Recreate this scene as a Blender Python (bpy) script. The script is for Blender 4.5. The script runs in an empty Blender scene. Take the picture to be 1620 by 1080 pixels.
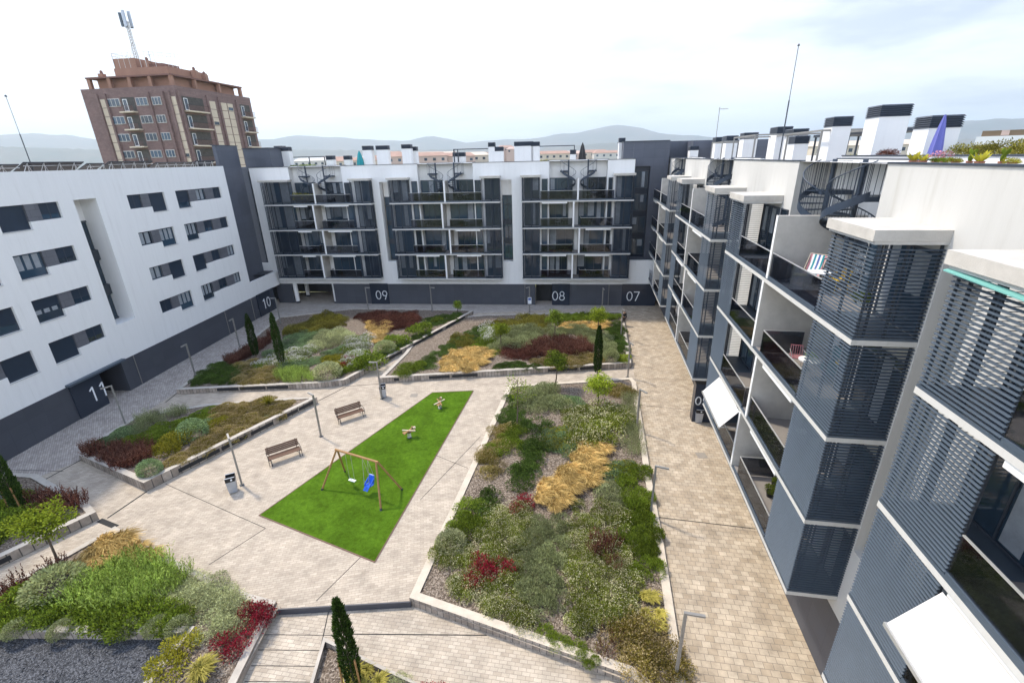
import bpy, math, random
import numpy as np
from mathutils import Vector, Matrix
S = bpy.context.scene; C = S.collection
random.seed(7); rng = np.random.default_rng(7)
rad = math.radians
# ------------------------------------------------------------------ camera
FP, PITCH, ROLL, CX, CY, H = 740.6, rad(21.35), rad(1.36), 810, 540, 17.4
F_ = np.array([0, math.cos(PITCH), -math.sin(PITCH)]); R0 = np.array([1., 0, 0]); U0 = np.array([0, math.sin(PITCH), math.cos(PITCH)])
RR = math.cos(ROLL) * R0 - math.sin(ROLL) * U0; UU = math.sin(ROLL) * R0 + math.cos(ROLL) * U0
CC = np.array([0, 0, H])
cam = bpy.data.cameras.new('camera'); camo = bpy.data.objects.new('camera', cam); C.objects.link(camo)
cam.sensor_width = 36; cam.lens = 36 * FP / 1620; cam.clip_start = .1; cam.clip_end = 60000
camo.matrix_world = Matrix(((RR[0], UU[0], -F_[0], 0), (RR[1], UU[1], -F_[1], 0), (RR[2], UU[2], -F_[2], H), (0, 0, 0, 1)))
S.camera = camo
S.view_settings.view_transform = 'Standard'; S.view_settings.look = 'None'; S.view_settings.gamma = 1
S.view_settings.exposure = 1.3
HAZE = 1.5e-4
# ------------------------------------------------------------------ sun and sky
SUN_AZ, SUN_EL = rad(-52), rad(56)
sd = Vector((math.sin(SUN_AZ) * math.cos(SUN_EL), math.cos(SUN_AZ) * math.cos(SUN_EL), math.sin(SUN_EL)))
sl = bpy.data.lights.new('sun', 'SUN'); sl.energy = 1.75; sl.angle = rad(4); sl.color = (1, .89, .72)
so = bpy.data.objects.new('sun', sl); C.objects.link(so); so.rotation_euler = (-sd).to_track_quat('-Z', 'Y').to_euler(); so.location = sd * 100
W = bpy.data.worlds.new('World'); S.world = W; W.use_nodes = True
nt = W.node_tree; N = nt.nodes; L = nt.links; N.clear()
out = N.new('ShaderNodeOutputWorld'); bg = N.new('ShaderNodeBackground'); bg.inputs[1].default_value = .15
sky = N.new('ShaderNodeTexSky'); sky.sky_type = 'NISHITA'; sky.sun_disc = False; sky.sun_elevation = SUN_EL; sky.sun_rotation = SUN_AZ
sky.air_density = 1.0; sky.dust_density = 1.2; sky.ozone_density = 3.0
tc = N.new('ShaderNodeTexCoord'); sep = N.new('ShaderNodeSeparateXYZ'); L.new(tc.outputs['Generated'], sep.inputs[0])
def wmath(op, a, b, clamp=False):
    m = N.new('ShaderNodeMath'); m.operation = op; m.use_clamp = clamp
    for i, v in enumerate((a, b)):
        if isinstance(v, (int, float)): m.inputs[i].default_value = v
        else: L.new(v, m.inputs[i])
    return m.outputs[0]
zc = wmath('ADD', wmath('MAXIMUM', sep.outputs[2], 0), .10)
comb = N.new('ShaderNodeCombineXYZ')
L.new(wmath('DIVIDE', sep.outputs[0], zc), comb.inputs[0]); L.new(wmath('DIVIDE', sep.outputs[1], zc), comb.inputs[1])
noi = N.new('ShaderNodeTexNoise'); noi.inputs['Scale'].default_value = .55; noi.inputs['Detail'].default_value = 7; noi.inputs['Roughness'].default_value = .58
L.new(comb.outputs[0], noi.inputs['Vector'])
ram = N.new('ShaderNodeValToRGB'); ram.color_ramp.elements[0].position = .36; ram.color_ramp.elements[1].position = .60
L.new(noi.outputs[0], ram.inputs[0])
# thin cloud is thick towards the west, thinner to the east and overhead
cov = wmath('SUBTRACT', 1.0, wmath('MULTIPLY', wmath('MULTIPLY', sep.outputs[2], 1.15), 1.0), True)
west = wmath('ADD', wmath('MULTIPLY', sep.outputs[0], -.5), .93, True)
cl = wmath('MULTIPLY', wmath('ADD', wmath('MULTIPLY', ram.outputs[0], .75), west, True), cov, True)
mixc = N.new('ShaderNodeMixRGB'); mixc.inputs[2].default_value = (8.9, 9.2, 9.8, 1)
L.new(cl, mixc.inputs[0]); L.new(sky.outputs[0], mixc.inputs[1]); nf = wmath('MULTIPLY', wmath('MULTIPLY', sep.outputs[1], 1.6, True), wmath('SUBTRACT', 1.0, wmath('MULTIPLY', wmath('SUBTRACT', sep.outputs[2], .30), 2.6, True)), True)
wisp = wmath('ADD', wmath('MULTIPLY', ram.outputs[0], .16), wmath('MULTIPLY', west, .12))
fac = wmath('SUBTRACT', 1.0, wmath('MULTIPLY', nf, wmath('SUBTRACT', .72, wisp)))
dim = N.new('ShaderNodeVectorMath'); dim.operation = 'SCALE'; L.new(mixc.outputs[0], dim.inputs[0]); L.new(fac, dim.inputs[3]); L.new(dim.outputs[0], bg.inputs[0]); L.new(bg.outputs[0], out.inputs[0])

# ------------------------------------------------------------------ pixel -> place helpers
def g(x, y, z=0.):
    d = F_ + RR * (x - CX) / FP - UU * (y - CY) / FP
    return CC + d * ((z - H) / d[2])
def ray(x, y): return F_ + RR * (x - CX) / FP - UU * (y - CY) / FP

# ------------------------------------------------------------------ materials
MT = {}
def mat(name, col, rough=.7, var=0., vscale=2., metal=0., spec=.5, bump=0., bscale=40., alpha=None, col2=None):
    m = bpy.data.materials.new(name); m.use_nodes = True; t = m.node_tree; n = t.nodes; l = t.links
    b = n['Principled BSDF']; b.inputs['Roughness'].default_value = rough; b.inputs['Metallic'].default_value = metal
    b.inputs['Specular IOR Level'].default_value = spec; b.inputs['Base Color'].default_value = (*col, 1)
    if var or col2:
        tcn = n.new('ShaderNodeTexCoord'); no = n.new('ShaderNodeTexNoise'); no.inputs['Scale'].default_value = vscale; no.inputs['Detail'].default_value = 6
        no.inputs['Roughness'].default_value = .65
        l.new(tcn.outputs['Object'], no.inputs['Vector'])
        r = n.new('ShaderNodeValToRGB'); r.color_ramp.elements[0].position = .3; r.color_ramp.elements[1].position = .7
        c2 = col2 or tuple(c * (1 - var) for c in col)
        r.color_ramp.elements[0].color = (*c2, 1); r.color_ramp.elements[1].color = (*col, 1)
        l.new(no.outputs[0], r.inputs[0]); l.new(r.outputs[0], b.inputs['Base Color'])
    if bump:
        tcn = n.new('ShaderNodeTexCoord'); no = n.new('ShaderNodeTexNoise'); no.inputs['Scale'].default_value = bscale
        l.new(tcn.outputs['Object'], no.inputs['Vector']); bm_ = n.new('ShaderNodeBump'); bm_.inputs['Strength'].default_value = bump; bm_.inputs['Distance'].default_value = .02
        l.new(no.outputs[0], bm_.inputs['Height']); l.new(bm_.outputs[0], b.inputs['Normal'])
    MT[name] = m; return m
def streaky(name, c1, c2, c3):
    m = mat(name, c1, .88, bump=.12); t = m.node_tree; n = t.nodes; l = t.links; b = n['Principled BSDF']; tcn = n.new('ShaderNodeTexCoord'); mp = n.new('ShaderNodeMapping'); mp.inputs['Scale'].default_value = (2.2, 2.2, .16); l.new(tcn.outputs['Object'], mp.inputs[0])
    a = n.new('ShaderNodeTexNoise'); a.inputs['Scale'].default_value = 1.3; a.inputs['Detail'].default_value = 9; a.inputs['Roughness'].default_value = .75; l.new(mp.outputs[0], a.inputs[0]); r = n.new('ShaderNodeValToRGB'); e = r.color_ramp.elements; e[0].position = .30; e[0].color = (*c3, 1); e[1].position = .58; e[1].color = (*c1, 1); k = e.new(.44); k.color = (*c2, 1); l.new(a.outputs[0], r.inputs[0]); l.new(r.outputs[0], b.inputs['Base Color'])
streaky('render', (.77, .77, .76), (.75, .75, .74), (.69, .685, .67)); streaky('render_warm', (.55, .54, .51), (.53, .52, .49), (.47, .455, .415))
mat('concrete', (.56, .53, .48), .85, .22, 1.7, bump=.3)
mat('coping', (.52, .47, .40), .85, .28, 1.3, bump=.3)
mat('cream_stone', (.62, .54, .43), .85, .25, 2.2, bump=.3)
mat('louvre', (.068, .092, .122), .42, .12, 1.2, spec=.5)
mat('louvre_dark', (.03, .037, .048), .5)
mat('louvre_shaded', (.022, .036, .060), .5)  # darker copy of louvre for the back wing, its shade put into the colour
mat('steel_dark', (.035, .045, .062), .45)
mat('steel_blue', (.03, .045, .07), .4)
mat('alu', (.62, .62, .61), .4, metal=.6)
mat('galv', (.30, .29, .27), .5, .15, 8, metal=.4)
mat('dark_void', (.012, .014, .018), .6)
mat('interior', (.10, .09, .08), .9, .5, 1.5)
mat('curtain', (.30, .33, .36), .9, .3, 3)
mat('white', (.8, .8, .79), .6)
mat('white_fabric', (.62, .60, .57), .9, .04, 2)
mat('soil', (.10, .068, .05), .95, 0, 30, col2=(.34, .28, .24), bump=.8, bscale=60)
mat('floor_tile', (.27, .25, .235), .6, .15, 1.5)
mat('terracotta', (.40, .17, .10), .8, .2, 5)
mat('wood', (.40, .22, .085), .7, .35, 9)
mat('wood_dark', (.13, .062, .035), .6, .3, 9)
mat('bark', (.16, .12, .085), .9, .4, 10)
mat('blue_plastic', (.01, .10, .60), .35)
mat('yellow', (.65, .42, .02), .5)
mat('olive', (.22, .19, .03), .5)
mat('teal', (.01, .13, .16), .7)
mat('teal_bright', (.01, .25, .28), .7)
mat('teal_pale', (.16, .40, .36), .7)
mat('purple_fabric', (.13, .14, .42), .8)
mat('orange', (.60, .14, .03), .5)
mat('black', (.012, .012, .014), .6)
mat('brick', (.235, .125, .10), .9, .25, 1.2)
mat('orange_render', (.36, .20, .14), .9, .2, .5)
mat('cream', (.62, .52, .40), .85, .1, 1)
mat('blue_trim', (.07, .12, .35), .6)
mat('bin_steel', (.42, .46, .52), .35, .1, 5, metal=.5)
mat('sign_white', (.8, .82, .84), .6)
mat('panel', (.02, .028, .045), .25)
mat('skin', (.5, .3, .2), .6)
mat('lattice', (.17, .12, .07), .8)
mat('pave_cover', (.30, .265, .22), .8, .3, 6)
mat('grout', (.02, .02, .02), .9)
mat('far_roof', (.42, .27, .21), .9, .2, .2)  # town roofs and walls paled, distance haze put into their colours
mat('far_pink', (.56, .42, .36), .9, .15, .1)
mat('far_cream', (.62, .54, .44), .9, .15, .1)
mat('far_white', (.62, .60, .56), .9, .15, .1)
mat('terrain', (.06, .10, .04), 1, 0, .02, col2=(.22, .2, .1))
mat('mountain_rock', (.07, .09, .07), 1, 0, .002, col2=(.16, .14, .11))

def glassmat(name, tint, gl=.12):
    m = bpy.data.materials.new(name); m.use_nodes = True; t = m.node_tree; n = t.nodes; l = t.links; n.clear()
    o = n.new('ShaderNodeOutputMaterial'); tr = n.new('ShaderNodeBsdfTransparent'); tr.inputs[0].default_value = (*tint, 1)
    gs = n.new('ShaderNodeBsdfGlossy'); gs.inputs['Roughness'].default_value = .03; gs.inputs[0].default_value = (.9, .95, 1, 1)
    lw = n.new('ShaderNodeLayerWeight'); lw.inputs[0].default_value = .25
    mu = n.new('ShaderNodeMath'); mu.operation = 'MULTIPLY_ADD'; mu.inputs[1].default_value = .45; mu.inputs[2].default_value = gl * .4
    l.new(lw.outputs['Fresnel'], mu.inputs[0]); mx = n.new('ShaderNodeMixShader'); l.new(mu.outputs[0], mx.inputs[0]); l.new(tr.outputs[0], mx.inputs[1]); l.new(gs.outputs[0], mx.inputs[2]); l.new(mx.outputs[0], o.inputs[0])
    MT[name] = m
glassmat('rail_glass', (.42, .43, .47), .10)
def windowglass():
    m = mat('pane', (.018, .03, .045), .06, spec=.9)
    t = m.node_tree; n = t.nodes; l = t.links; b = n['Principled BSDF']
    oi = n.new('ShaderNodeObjectInfo'); r = n.new('ShaderNodeValToRGB'); r.color_ramp.elements[0].color = (.012, .02, .03, 1); r.color_ramp.elements[1].color = (.035, .07, .11, 1)
    l.new(oi.outputs['Random'], r.inputs[0]); l.new(r.outputs[0], b.inputs['Base Color'])
windowglass()
mat('shutter', (.012, .026, .05), .45, .2, 3)
mat('shutter_light', (.05, .075, .10), .45, .2, 3)

def tiles(name, c1, c2, mortar, w, h, rot, msz=.012, offs=.5, noise=.25, rough=.85, plane='XY', nscale=.5, sq=1.):
    """paving / cladding laid in real metres"""
    m = bpy.data.materials.new(name); m.use_nodes = True; t = m.node_tree; n = t.nodes; l = t.links; b = n['Principled BSDF']; b.inputs['Roughness'].default_value = rough
    tcn = n.new('ShaderNodeTexCoord'); mp = n.new('ShaderNodeMapping')
    if plane == 'XZ': mp.inputs['Rotation'].default_value = (rad(-90), 0, 0)
    else: mp.inputs['Rotation'].default_value = (0, 0, rot)
    l.new(tcn.outputs['Object'], mp.inputs[0])
    br = n.new('ShaderNodeTexBrick'); br.inputs['Scale'].default_value = 1; br.inputs['Brick Width'].default_value = w; br.inputs['Row Height'].default_value = h
    br.inputs['Mortar Size'].default_value = msz; br.inputs['Mortar Smooth'].default_value = .2; br.offset = offs; br.inputs['Bias'].default_value = 0
    br.inputs['Color1'].default_value = (*c1, 1); br.inputs['Color2'].default_value = (*c2, 1); br.inputs['Mortar'].default_value = (*mortar, 1)
    l.new(mp.outputs[0], br.inputs[0])
    no = n.new('ShaderNodeTexNoise'); no.inputs['Scale'].default_value = nscale; no.inputs['Detail'].default_value = 8; no.inputs['Roughness'].default_value = .7; l.new(tcn.outputs['Object'], no.inputs[0])
    rp = n.new('ShaderNodeMapRange'); rp.inputs[1].default_value = .3; rp.inputs[2].default_value = .7; rp.inputs[3].default_value = 1 - noise; rp.inputs[4].default_value = 1 + noise * .35
    l.new(no.outputs[0], rp.inputs[0])
    mx = n.new('ShaderNodeVectorMath'); mx.operation = 'SCALE'; l.new(br.outputs[0], mx.inputs[0]); l.new(rp.outputs[0], mx.inputs[3]); l.new(mx.outputs[0], b.inputs['Base Color'])
    bu = n.new('ShaderNodeBump'); bu.inputs['Strength'].default_value = .4; bu.inputs['Distance'].default_value = .01; bu.invert = True
    l.new(br.outputs['Fac'], bu.inputs['Height']); l.new(bu.outputs[0], b.inputs['Normal'])
    MT[name] = m
tiles('pave_plaza', (.53, .452, .355), (.42, .352, .272), (.30, .25, .20), .31, .125, rad(-10), .008, noise=.3, nscale=1.1)
tiles('pave_west', (.49, .43, .375), (.36, .31, .27), (.2, .18, .16), .34, .12, rad(52), .009, noise=.3, nscale=1.1)
tiles('pave_north', (.47, .42, .365), (.37, .325, .28), (.2, .18, .16), .40, .16, rad(6), .01, noise=.2)
tiles('pave_east', (.52, .435, .325), (.40, .32, .225), (.22, .18, .14), .34, .26, rad(9.8), .010, .5, noise=.4, nscale=1.3)
tiles('pave_south', (.55, .475, .375), (.44, .37, .285), (.27, .23, .19), .30, .15, rad(10), .008, noise=.35, nscale=1.2)
tiles('stone_wall', (.46, .40, .34), (.27, .225, .185), (.1, .09, .08), .26, .9, 0, .015, 0, .45, plane='XZ', nscale=2.5)
tiles('plinth', (.062, .068, .085), (.052, .057, .073), (.045, .048, .06), 1.2, .9, 0, .012, 0, .1, .5, plane='XZ')
tiles('cladding', (.125, .13, .15), (.105, .11, .128), (.07, .07, .08), .9, .45, 0, .012, .5, .1, .55, plane='XZ')
tiles('tower_grey', (.085, .095, .125), (.075, .085, .11), (.06, .065, .085), 1.2, .9, 0, .012, 0, .12, .55, plane='XZ')
tiles('brickwork', (.25, .165, .15), (.205, .13, .118), (.18, .125, .115), .5, .25, 0, .02, .5, .25, .9, plane='XZ', nscale=.3)  # tower brick lightened towards pink, haze put into its colour

def voro(name, c1, c2, c3, scale, rough=.9):
    m = bpy.data.materials.new(name); m.use_nodes = True; t = m.node_tree; n = t.nodes; l = t.links; b = n['Principled BSDF']; b.inputs['Roughness'].default_value = rough
    tcn = n.new('ShaderNodeTexCoord'); v = n.new('ShaderNodeTexVoronoi'); v.inputs['Scale'].default_value = scale; l.new(tcn.outputs['Object'], v.inputs['Vector'])
    s = n.new('ShaderNodeSeparateColor'); l.new(v.outputs['Color'], s.inputs[0]); r = n.new('ShaderNodeValToRGB'); e = r.color_ramp.elements
    e[0].color = (*c1, 1); e[1].color = (*c3, 1); k = e.new(.5); k.color = (*c2, 1); l.new(s.outputs[0], r.inputs[0]); l.new(r.outputs[0], b.inputs['Base Color'])
    bu = n.new('ShaderNodeBump'); bu.inputs['Strength'].default_value = 1; bu.inputs['Distance'].default_value = .03; bu.invert = True; l.new(v.outputs['Distance'], bu.inputs['Height']); l.new(bu.outputs[0], b.inputs['Normal'])
    MT[name] = m
voro('mulch', (.055, .038, .026), (.16, .12, .085), (.34, .28, .22), 18)
voro('gravel', (.016, .018, .022), (.045, .048, .056), (.14, .145, .16), 26)

def turfmat():
    m = mat('turf', (.07, .15, .008), .95, spec=.02, bump=.8, bscale=120); t = m.node_tree; n = t.nodes; l = t.links; b = n['Principled BSDF']; tcn = n.new('ShaderNodeTexCoord'); last = None
    for sc_, lo, hi in ((.55, .78, 1.2), (4.5, .80, 1.22), (45, .62, 1.35)):
        a = n.new('ShaderNodeTexNoise'); a.inputs['Scale'].default_value = sc_; a.inputs['Detail'].default_value = 6; a.inputs['Distortion'].default_value = .8; l.new(tcn.outputs['Object'], a.inputs[0])
        r = n.new('ShaderNodeMapRange'); r.inputs[1].default_value = .32; r.inputs[2].default_value = .68; r.inputs[3].default_value = lo; r.inputs[4].default_value = hi; l.new(a.outputs[0], r.inputs[0])
        v = n.new('ShaderNodeVectorMath'); v.operation = 'SCALE'; l.new(r.outputs[0], v.inputs[3])
        if last: l.new(last.outputs[0], v.inputs[0])
        else: v.inputs[0].default_value = (.070, .138, .010)
        last = v
    l.new(last.outputs[0], b.inputs['Base Color'])
turfmat()

def leafmat(name, c1, c2, rough=.85, tr=.3, hue=.0):
    """c1..c2 vary leaf by leaf and plant by plant"""
    m = bpy.data.materials.new(name); m.use_nodes = True; t = m.node_tree; n = t.nodes; l = t.links; n.clear()
    o = n.new('ShaderNodeOutputMaterial'); b = n.new('ShaderNodeBsdfPrincipled'); b.inputs['Roughness'].default_value = rough; b.inputs['Specular IOR Level'].default_value = .08
    gm = n.new('ShaderNodeNewGeometry'); oi = n.new('ShaderNodeObjectInfo')
    r = n.new('ShaderNodeValToRGB'); r.color_ramp.elements[0].color = (*c1, 1); r.color_ramp.elements[1].color = (*c2, 1); l.new(gm.outputs['Random Per Island'], r.inputs[0])
    mr = n.new('ShaderNodeMapRange'); mr.inputs[3].default_value = .62; mr.inputs[4].default_value = 1.3; l.new(oi.outputs['Random'], mr.inputs[0])
    sc = n.new('ShaderNodeVectorMath'); sc.operation = 'SCALE'; l.new(r.outputs[0], sc.inputs[0]); l.new(mr.outputs[0], sc.inputs[3]); l.new(sc.outputs[0], b.inputs['Base Color'])
    tl = n.new('ShaderNodeBsdfTranslucent'); l.new(sc.outputs[0], tl.inputs[0]); mx = n.new('ShaderNodeMixShader'); mx.inputs[0].default_value = tr
    l.new(b.outputs[0], mx.inputs[1]); l.new(tl.outputs[0], mx.inputs[2]); l.new(mx.outputs[0], o.inputs[0]); MT[name] = m
leafmat('lf_dark', (0.030, 0.054, 0.010), (0.150, 0.232, 0.046))
leafmat('lf_green', (0.060, 0.092, 0.010), (0.311, 0.407, 0.046))
leafmat('lf_bright', (0.113, 0.159, 0.010), (0.484, 0.582, 0.055))
leafmat('lf_meadow', (0.054, 0.081, 0.010), (0.336, 0.380, 0.060))
leafmat('lf_yellow', (0.132, 0.138, 0.010), (0.515, 0.465, 0.055))
leafmat('lf_olive', (0.094, 0.080, 0.017), (0.454, 0.374, 0.092))
leafmat('lf_grey', (0.119, 0.133, 0.061), (0.484, 0.523, 0.248))
leafmat('lf_blue', (0.079, 0.121, 0.055), (0.368, 0.489, 0.230))
leafmat('lf_silver', (0.198, 0.209, 0.105), (0.715, 0.745, 0.386))
leafmat('lf_gold', (.26, .16, .04), (.90, .66, .26), tr=.35)
leafmat('lf_goldgreen', (.27, .26, .05), (.68, .58, .15), tr=.35)
leafmat('lf_purple', (0.039, 0.014, 0.012), (0.239, 0.092, 0.064))
leafmat('lf_brownred', (0.072, 0.030, 0.022), (0.294, 0.138, 0.092))
leafmat('lf_red', (0.110, 0.007, 0.014), (0.506, 0.046, 0.074))
leafmat('lf_lavender', (0.119, 0.171, 0.028), (0.531, 0.675, 0.156))
leafmat('fl_cream', (.55, .50, .26), (.80, .76, .50))
leafmat('fl_white', (.6, .58, .52), (.85, .82, .78))
leafmat('fl_pink', (.5, .18, .22), (.75, .40, .42))
leafmat('fl_tan', (.30, .22, .10), (.52, .42, .22))
leafmat('lf_cypress', (0.014, 0.032, 0.006), (0.077, 0.138, 0.026))
leafmat('lf_hedge', (0.073, 0.076, 0.011), (0.368, 0.327, 0.064))

# ------------------------------------------------------------------ mesh and object helpers
class MB:
    def __init__(s): s.v = []; s.f = []; s.m = []; s.names = []
    def mi(s, name):
        if name not in s.names: s.names.append(name)
        return s.names.index(name)
    def face(s, pts, m):
        k = len(s.v); s.v += [tuple(map(float, p)) for p in pts]; s.f.append(tuple(range(k, k + len(pts)))); s.m.append(s.mi(m)); return s
    def hexa(s, p, m):   # p: 8 points, 0-3 bottom ccw, 4-7 top
        k = len(s.v); s.v += [tuple(map(float, q)) for q in p]; i = s.mi(m)
        for f in ((3, 2, 1, 0), (4, 5, 6, 7), (0, 1, 5, 4), (1, 2, 6, 5), (2, 3, 7, 6), (3, 0, 4, 7)): s.f.append(tuple(k + a for a in f)); s.m.append(i)
        return s
    def box(s, x0, x1, y0, y1, z0, z1, m):
        return s.hexa([(x0, y0, z0), (x1, y0, z0), (x1, y1, z0), (x0, y1, z0), (x0, y0, z1), (x1, y0, z1), (x1, y1, z1), (x0, y1, z1)], m)
    def prism(s, poly, z0, z1, m, mtop=None):
        n = len(poly); k = len(s.v); s.v += [(float(p[0]), float(p[1]), float(z0)) for p in poly] + [(float(p[0]), float(p[1]), float(z1)) for p in poly]
        s.f.append(tuple(range(k + n - 1, k - 1, -1))); s.m.append(s.mi(m)); s.f.append(tuple(range(k + n, k + 2 * n))); s.m.append(s.mi(mtop or m))
        for i in range(n): j = (i + 1) % n; s.f.append((k + i, k + j, k + n + j, k + n + i)); s.m.append(s.mi(m))
        return s
    def tube(s, p, q, r, m, n=6, r2=None):
        p = Vector(p); q = Vector(q); d = q - p
        if d.length < 1e-6: return s
        a = d.orthogonal().normalized(); b = d.normalized().cross(a); k = len(s.v); i = s.mi(m); r2 = r if r2 is None else r2
        for (c, rr) in ((p, r), (q, r2)):
            for j in range(n):
                t = 2 * math.pi * j / n; s.v.append(tuple(c + a * math.cos(t) * rr + b * math.sin(t) * rr))
        for j in range(n): l = (j + 1) % n; s.f.append((k + j, k + l, k + n + l, k + n + j)); s.m.append(i)
        s.f.append(tuple(range(k + n - 1, k - 1, -1))); s.m.append(i); s.f.append(tuple(range(k + n, k + 2 * n))); s.m.append(i)
        return s
    def path(s, pts, r, m, n=6):
        for a, b in zip(pts, pts[1:]): s.tube(a, b, r, m, n)
        return s
    def bar(s, p, q, w, h, m):   # rectangular bar between two points
        p = Vector(p); q = Vector(q); d = (q - p).normalized(); up = Vector((0, 0, 1)) if abs(d.z) < .9 else Vector((0, 1, 0))
        a = d.cross(up).normalized() * w / 2; b = a.cross(d).normalized() * h / 2
        return s.hexa([p - a - b, p + a - b, q + a - b, q - a - b, p - a + b, p + a + b, q + a + b, q - a + b], m)
    def lathe(s, prof, c, m, n=12):
        k = len(s.v); i = s.mi(m)
        for (r, z) in prof:
            for j in range(n): t = 2 * math.pi * j / n; s.v.append((c[0] + r * math.cos(t), c[1] + r * math.sin(t), c[2] + z))
        for a in range(len(prof) - 1):
            for j in range(n): l = (j + 1) % n; s.f.append((k + a * n + j, k + a * n + l, k + (a + 1) * n + l, k + (a + 1) * n + j)); s.m.append(i)
        s.f.append(tuple(range(k + (len(prof) - 1) * n, k + len(prof) * n))); s.m.append(i)
        return s
    def mesh(s, name):
        me = bpy.data.meshes.new(name); me.from_pydata(s.v, [], s.f)
        for nm in s.names: me.materials.append(MT[nm])
        me.polygons.foreach_set('material_index', s.m); me.update(); return me
    def build(s, name, parent=None, label=None, cat=None, group=None, kind=None, loc=None, rz=0):
        o = bpy.data.objects.new(name, s.mesh(name)); C.objects.link(o)
        if parent: o.parent = parent
        if loc is not None: o.location = loc
        if rz: o.rotation_euler = (0, 0, rz)
        return tag(o, label, cat, group, kind)
def tag(o, label=None, cat=None, group=None, kind=None):
    for k, v in (('label', label), ('category', cat), ('group', group), ('kind', kind)):
        if v: o[k] = v
    return o
def thing(name, label, cat, loc=(0, 0, 0), rz=0, group=None, kind=None, parent=None):
    o = bpy.data.objects.new(name, None); C.objects.link(o); o.location = loc; o.rotation_euler = (0, 0, rz)
    return tag(o, label, cat, group, kind)
kids = {}
def dup(o, loc=None, rz=None, scale=None, label=None, group=None, parent=None):
    c = o.copy(); C.objects.link(c)
    if parent: c.parent = parent
    if loc is not None: c.location = loc
    if rz is not None: c.rotation_euler = (0, 0, rz)
    if scale is not None: c.scale = scale if hasattr(scale, '__len__') else (scale,) * 3
    if label: c['label'] = label
    if group: c['group'] = group
    for ch in [x for x in bpy.data.objects if x.parent == o]: dup(ch, parent=c)
    return c

def wall_holes(mb, x0, x1, z0, z1, y, holes, depth, m, rm=None):
    """wall front in plane y with rectangular holes (hx0,hx1,hz0,hz1) and reveals going in by depth"""
    rm = rm or m
    xs = sorted({x0, x1, *[min(max(h[i], x0), x1) for h in holes for i in (0, 1)]}); zs = sorted({z0, z1, *[min(max(h[i], z0), z1) for h in holes for i in (2, 3)]})
    nx, nz = len(xs) - 1, len(zs) - 1
    def inh(i, j):
        cx = (xs[i] + xs[i + 1]) / 2; cz = (zs[j] + zs[j + 1]) / 2
        return any(h[0] < cx < h[1] and h[2] < cz < h[3] for h in holes)
    G = [[inh(i, j) for j in range(nz)] for i in range(nx)]
    for i in range(nx):
        for j in range(nz):
            a, b, c, d = xs[i], xs[i + 1], zs[j], zs[j + 1]
            if not G[i][j]: mb.face([(a, y, c), (b, y, c), (b, y, d), (a, y, d)], m)
            else:
                Y = y + depth
                if i == 0 or not G[i - 1][j]: mb.face([(a, y, c), (a, Y, c), (a, Y, d), (a, y, d)], rm)
                if i == nx - 1 or not G[i + 1][j]: mb.face([(b, y, c), (b, y, d), (b, Y, d), (b, Y, c)], rm)
                if j == 0 or not G[i][j - 1]: mb.face([(a, y, c), (b, y, c), (b, Y, c), (a, Y, c)], rm)
                if j == nz - 1 or not G[i][j + 1]: mb.face([(a, y, d), (a, Y, d), (b, Y, d), (b, y, d)], rm)

# digits: strokes in a 0.6 x 1 cell
def arc(cx, cz, rx, rz, a0, a1, n=14): return [(cx + rx * math.cos(rad(a0 + (a1 - a0) * i / n)), cz + rz * math.sin(rad(a0 + (a1 - a0) * i / n))) for i in range(n + 1)]
DG = {'0': [arc(.3, .5, .27, .47, 0, 360, 20)], '1': [[(.12, .80), (.34, .97), (.34, 0)]], '7': [[(.02, .97), (.56, .97), (.2, 0)]],
      '8': [arc(.3, .74, .21, .23, 0, 360, 16), arc(.3, .27, .26, .25, 0, 360, 16)], '9': [arc(.3, .68, .25, .28, 0, 360, 16), [(.54, .60), (.30, 0)]],
      '5': [[(.52, .97), (.14, .97), (.10, .58)] + arc(.28, .31, .26, .29, 110, -150, 14)]}
def number(txt, x, z, h, y, parent, wd=.09, side=None):
    """raised strokes on a door leaf: facing -y, or facing +x/-x on the plane x=side"""
    mb = MB()
    for i, ch in enumerate(txt):
        for st in DG[ch]:
            P = [(x + (i * .74 + a) * h, z + b * h) for a, b in st]
            for (a, b), (c, d) in zip(P, P[1:]):
                l = math.hypot(c - a, d - b) or 1; ux, uz = (c - a) / l, (d - b) / l; px, pz = -uz * wd / 2, ux * wd / 2; e = wd * .3
                q = [(a - ux * e - px, b - uz * e - pz), (c + ux * e - px, d + uz * e - pz), (c + ux * e + px, d + uz * e + pz), (a - ux * e + px, b - uz * e + pz)]
                if side is None: mb.hexa([(u, y, w) for u, w in q] + [(u, y + .03, w) for u, w in q], 'sign_white')
                else: mb.hexa([(side, u, w) for u, w in q] + [(side + .03, u, w) for u, w in q], 'sign_white')
    return mb.build('entrance_number', parent)

# ================================================================== GROUND
def sheet(name, pts, z, m, kind='structure', uvrot=None):
    mb = MB(); mb.face([(p[0], p[1], z) for p in pts], m); return mb.build(name, kind=kind)
mb = MB(); n = 24; Rg = 14000
mb.face([(Rg * math.cos(2 * math.pi * i / n), Rg * math.sin(2 * math.pi * i / n), -.9) for i in range(n)], 'terrain'); mb.build('ground', kind='structure')
P = lambda x, y, z=0: tuple(g(x, y, z)[:2])
sheet('plaza', [(-52, -12), (-11, -12), P(440, 962), P(650, 950), (8.3, 9.3), (8.3, -12), (16, -12), (22, 66), (-36, 66)], 0, 'pave_plaza')
sheet('lower_path', [(-12, -12), P(430, 962, -.3), P(440, 960, -.3), P(652, 948, -.3), (9, 9.3), (9, -12)], -.3, 'pave_south')
sheet('east_path', [P(985, 485), P(1006, 607), P(1029, 754), P(1049, 860), P(1082, 1075), (6.6, -12), (16, -12), (22, 60)], .004, 'pave_east')
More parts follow.
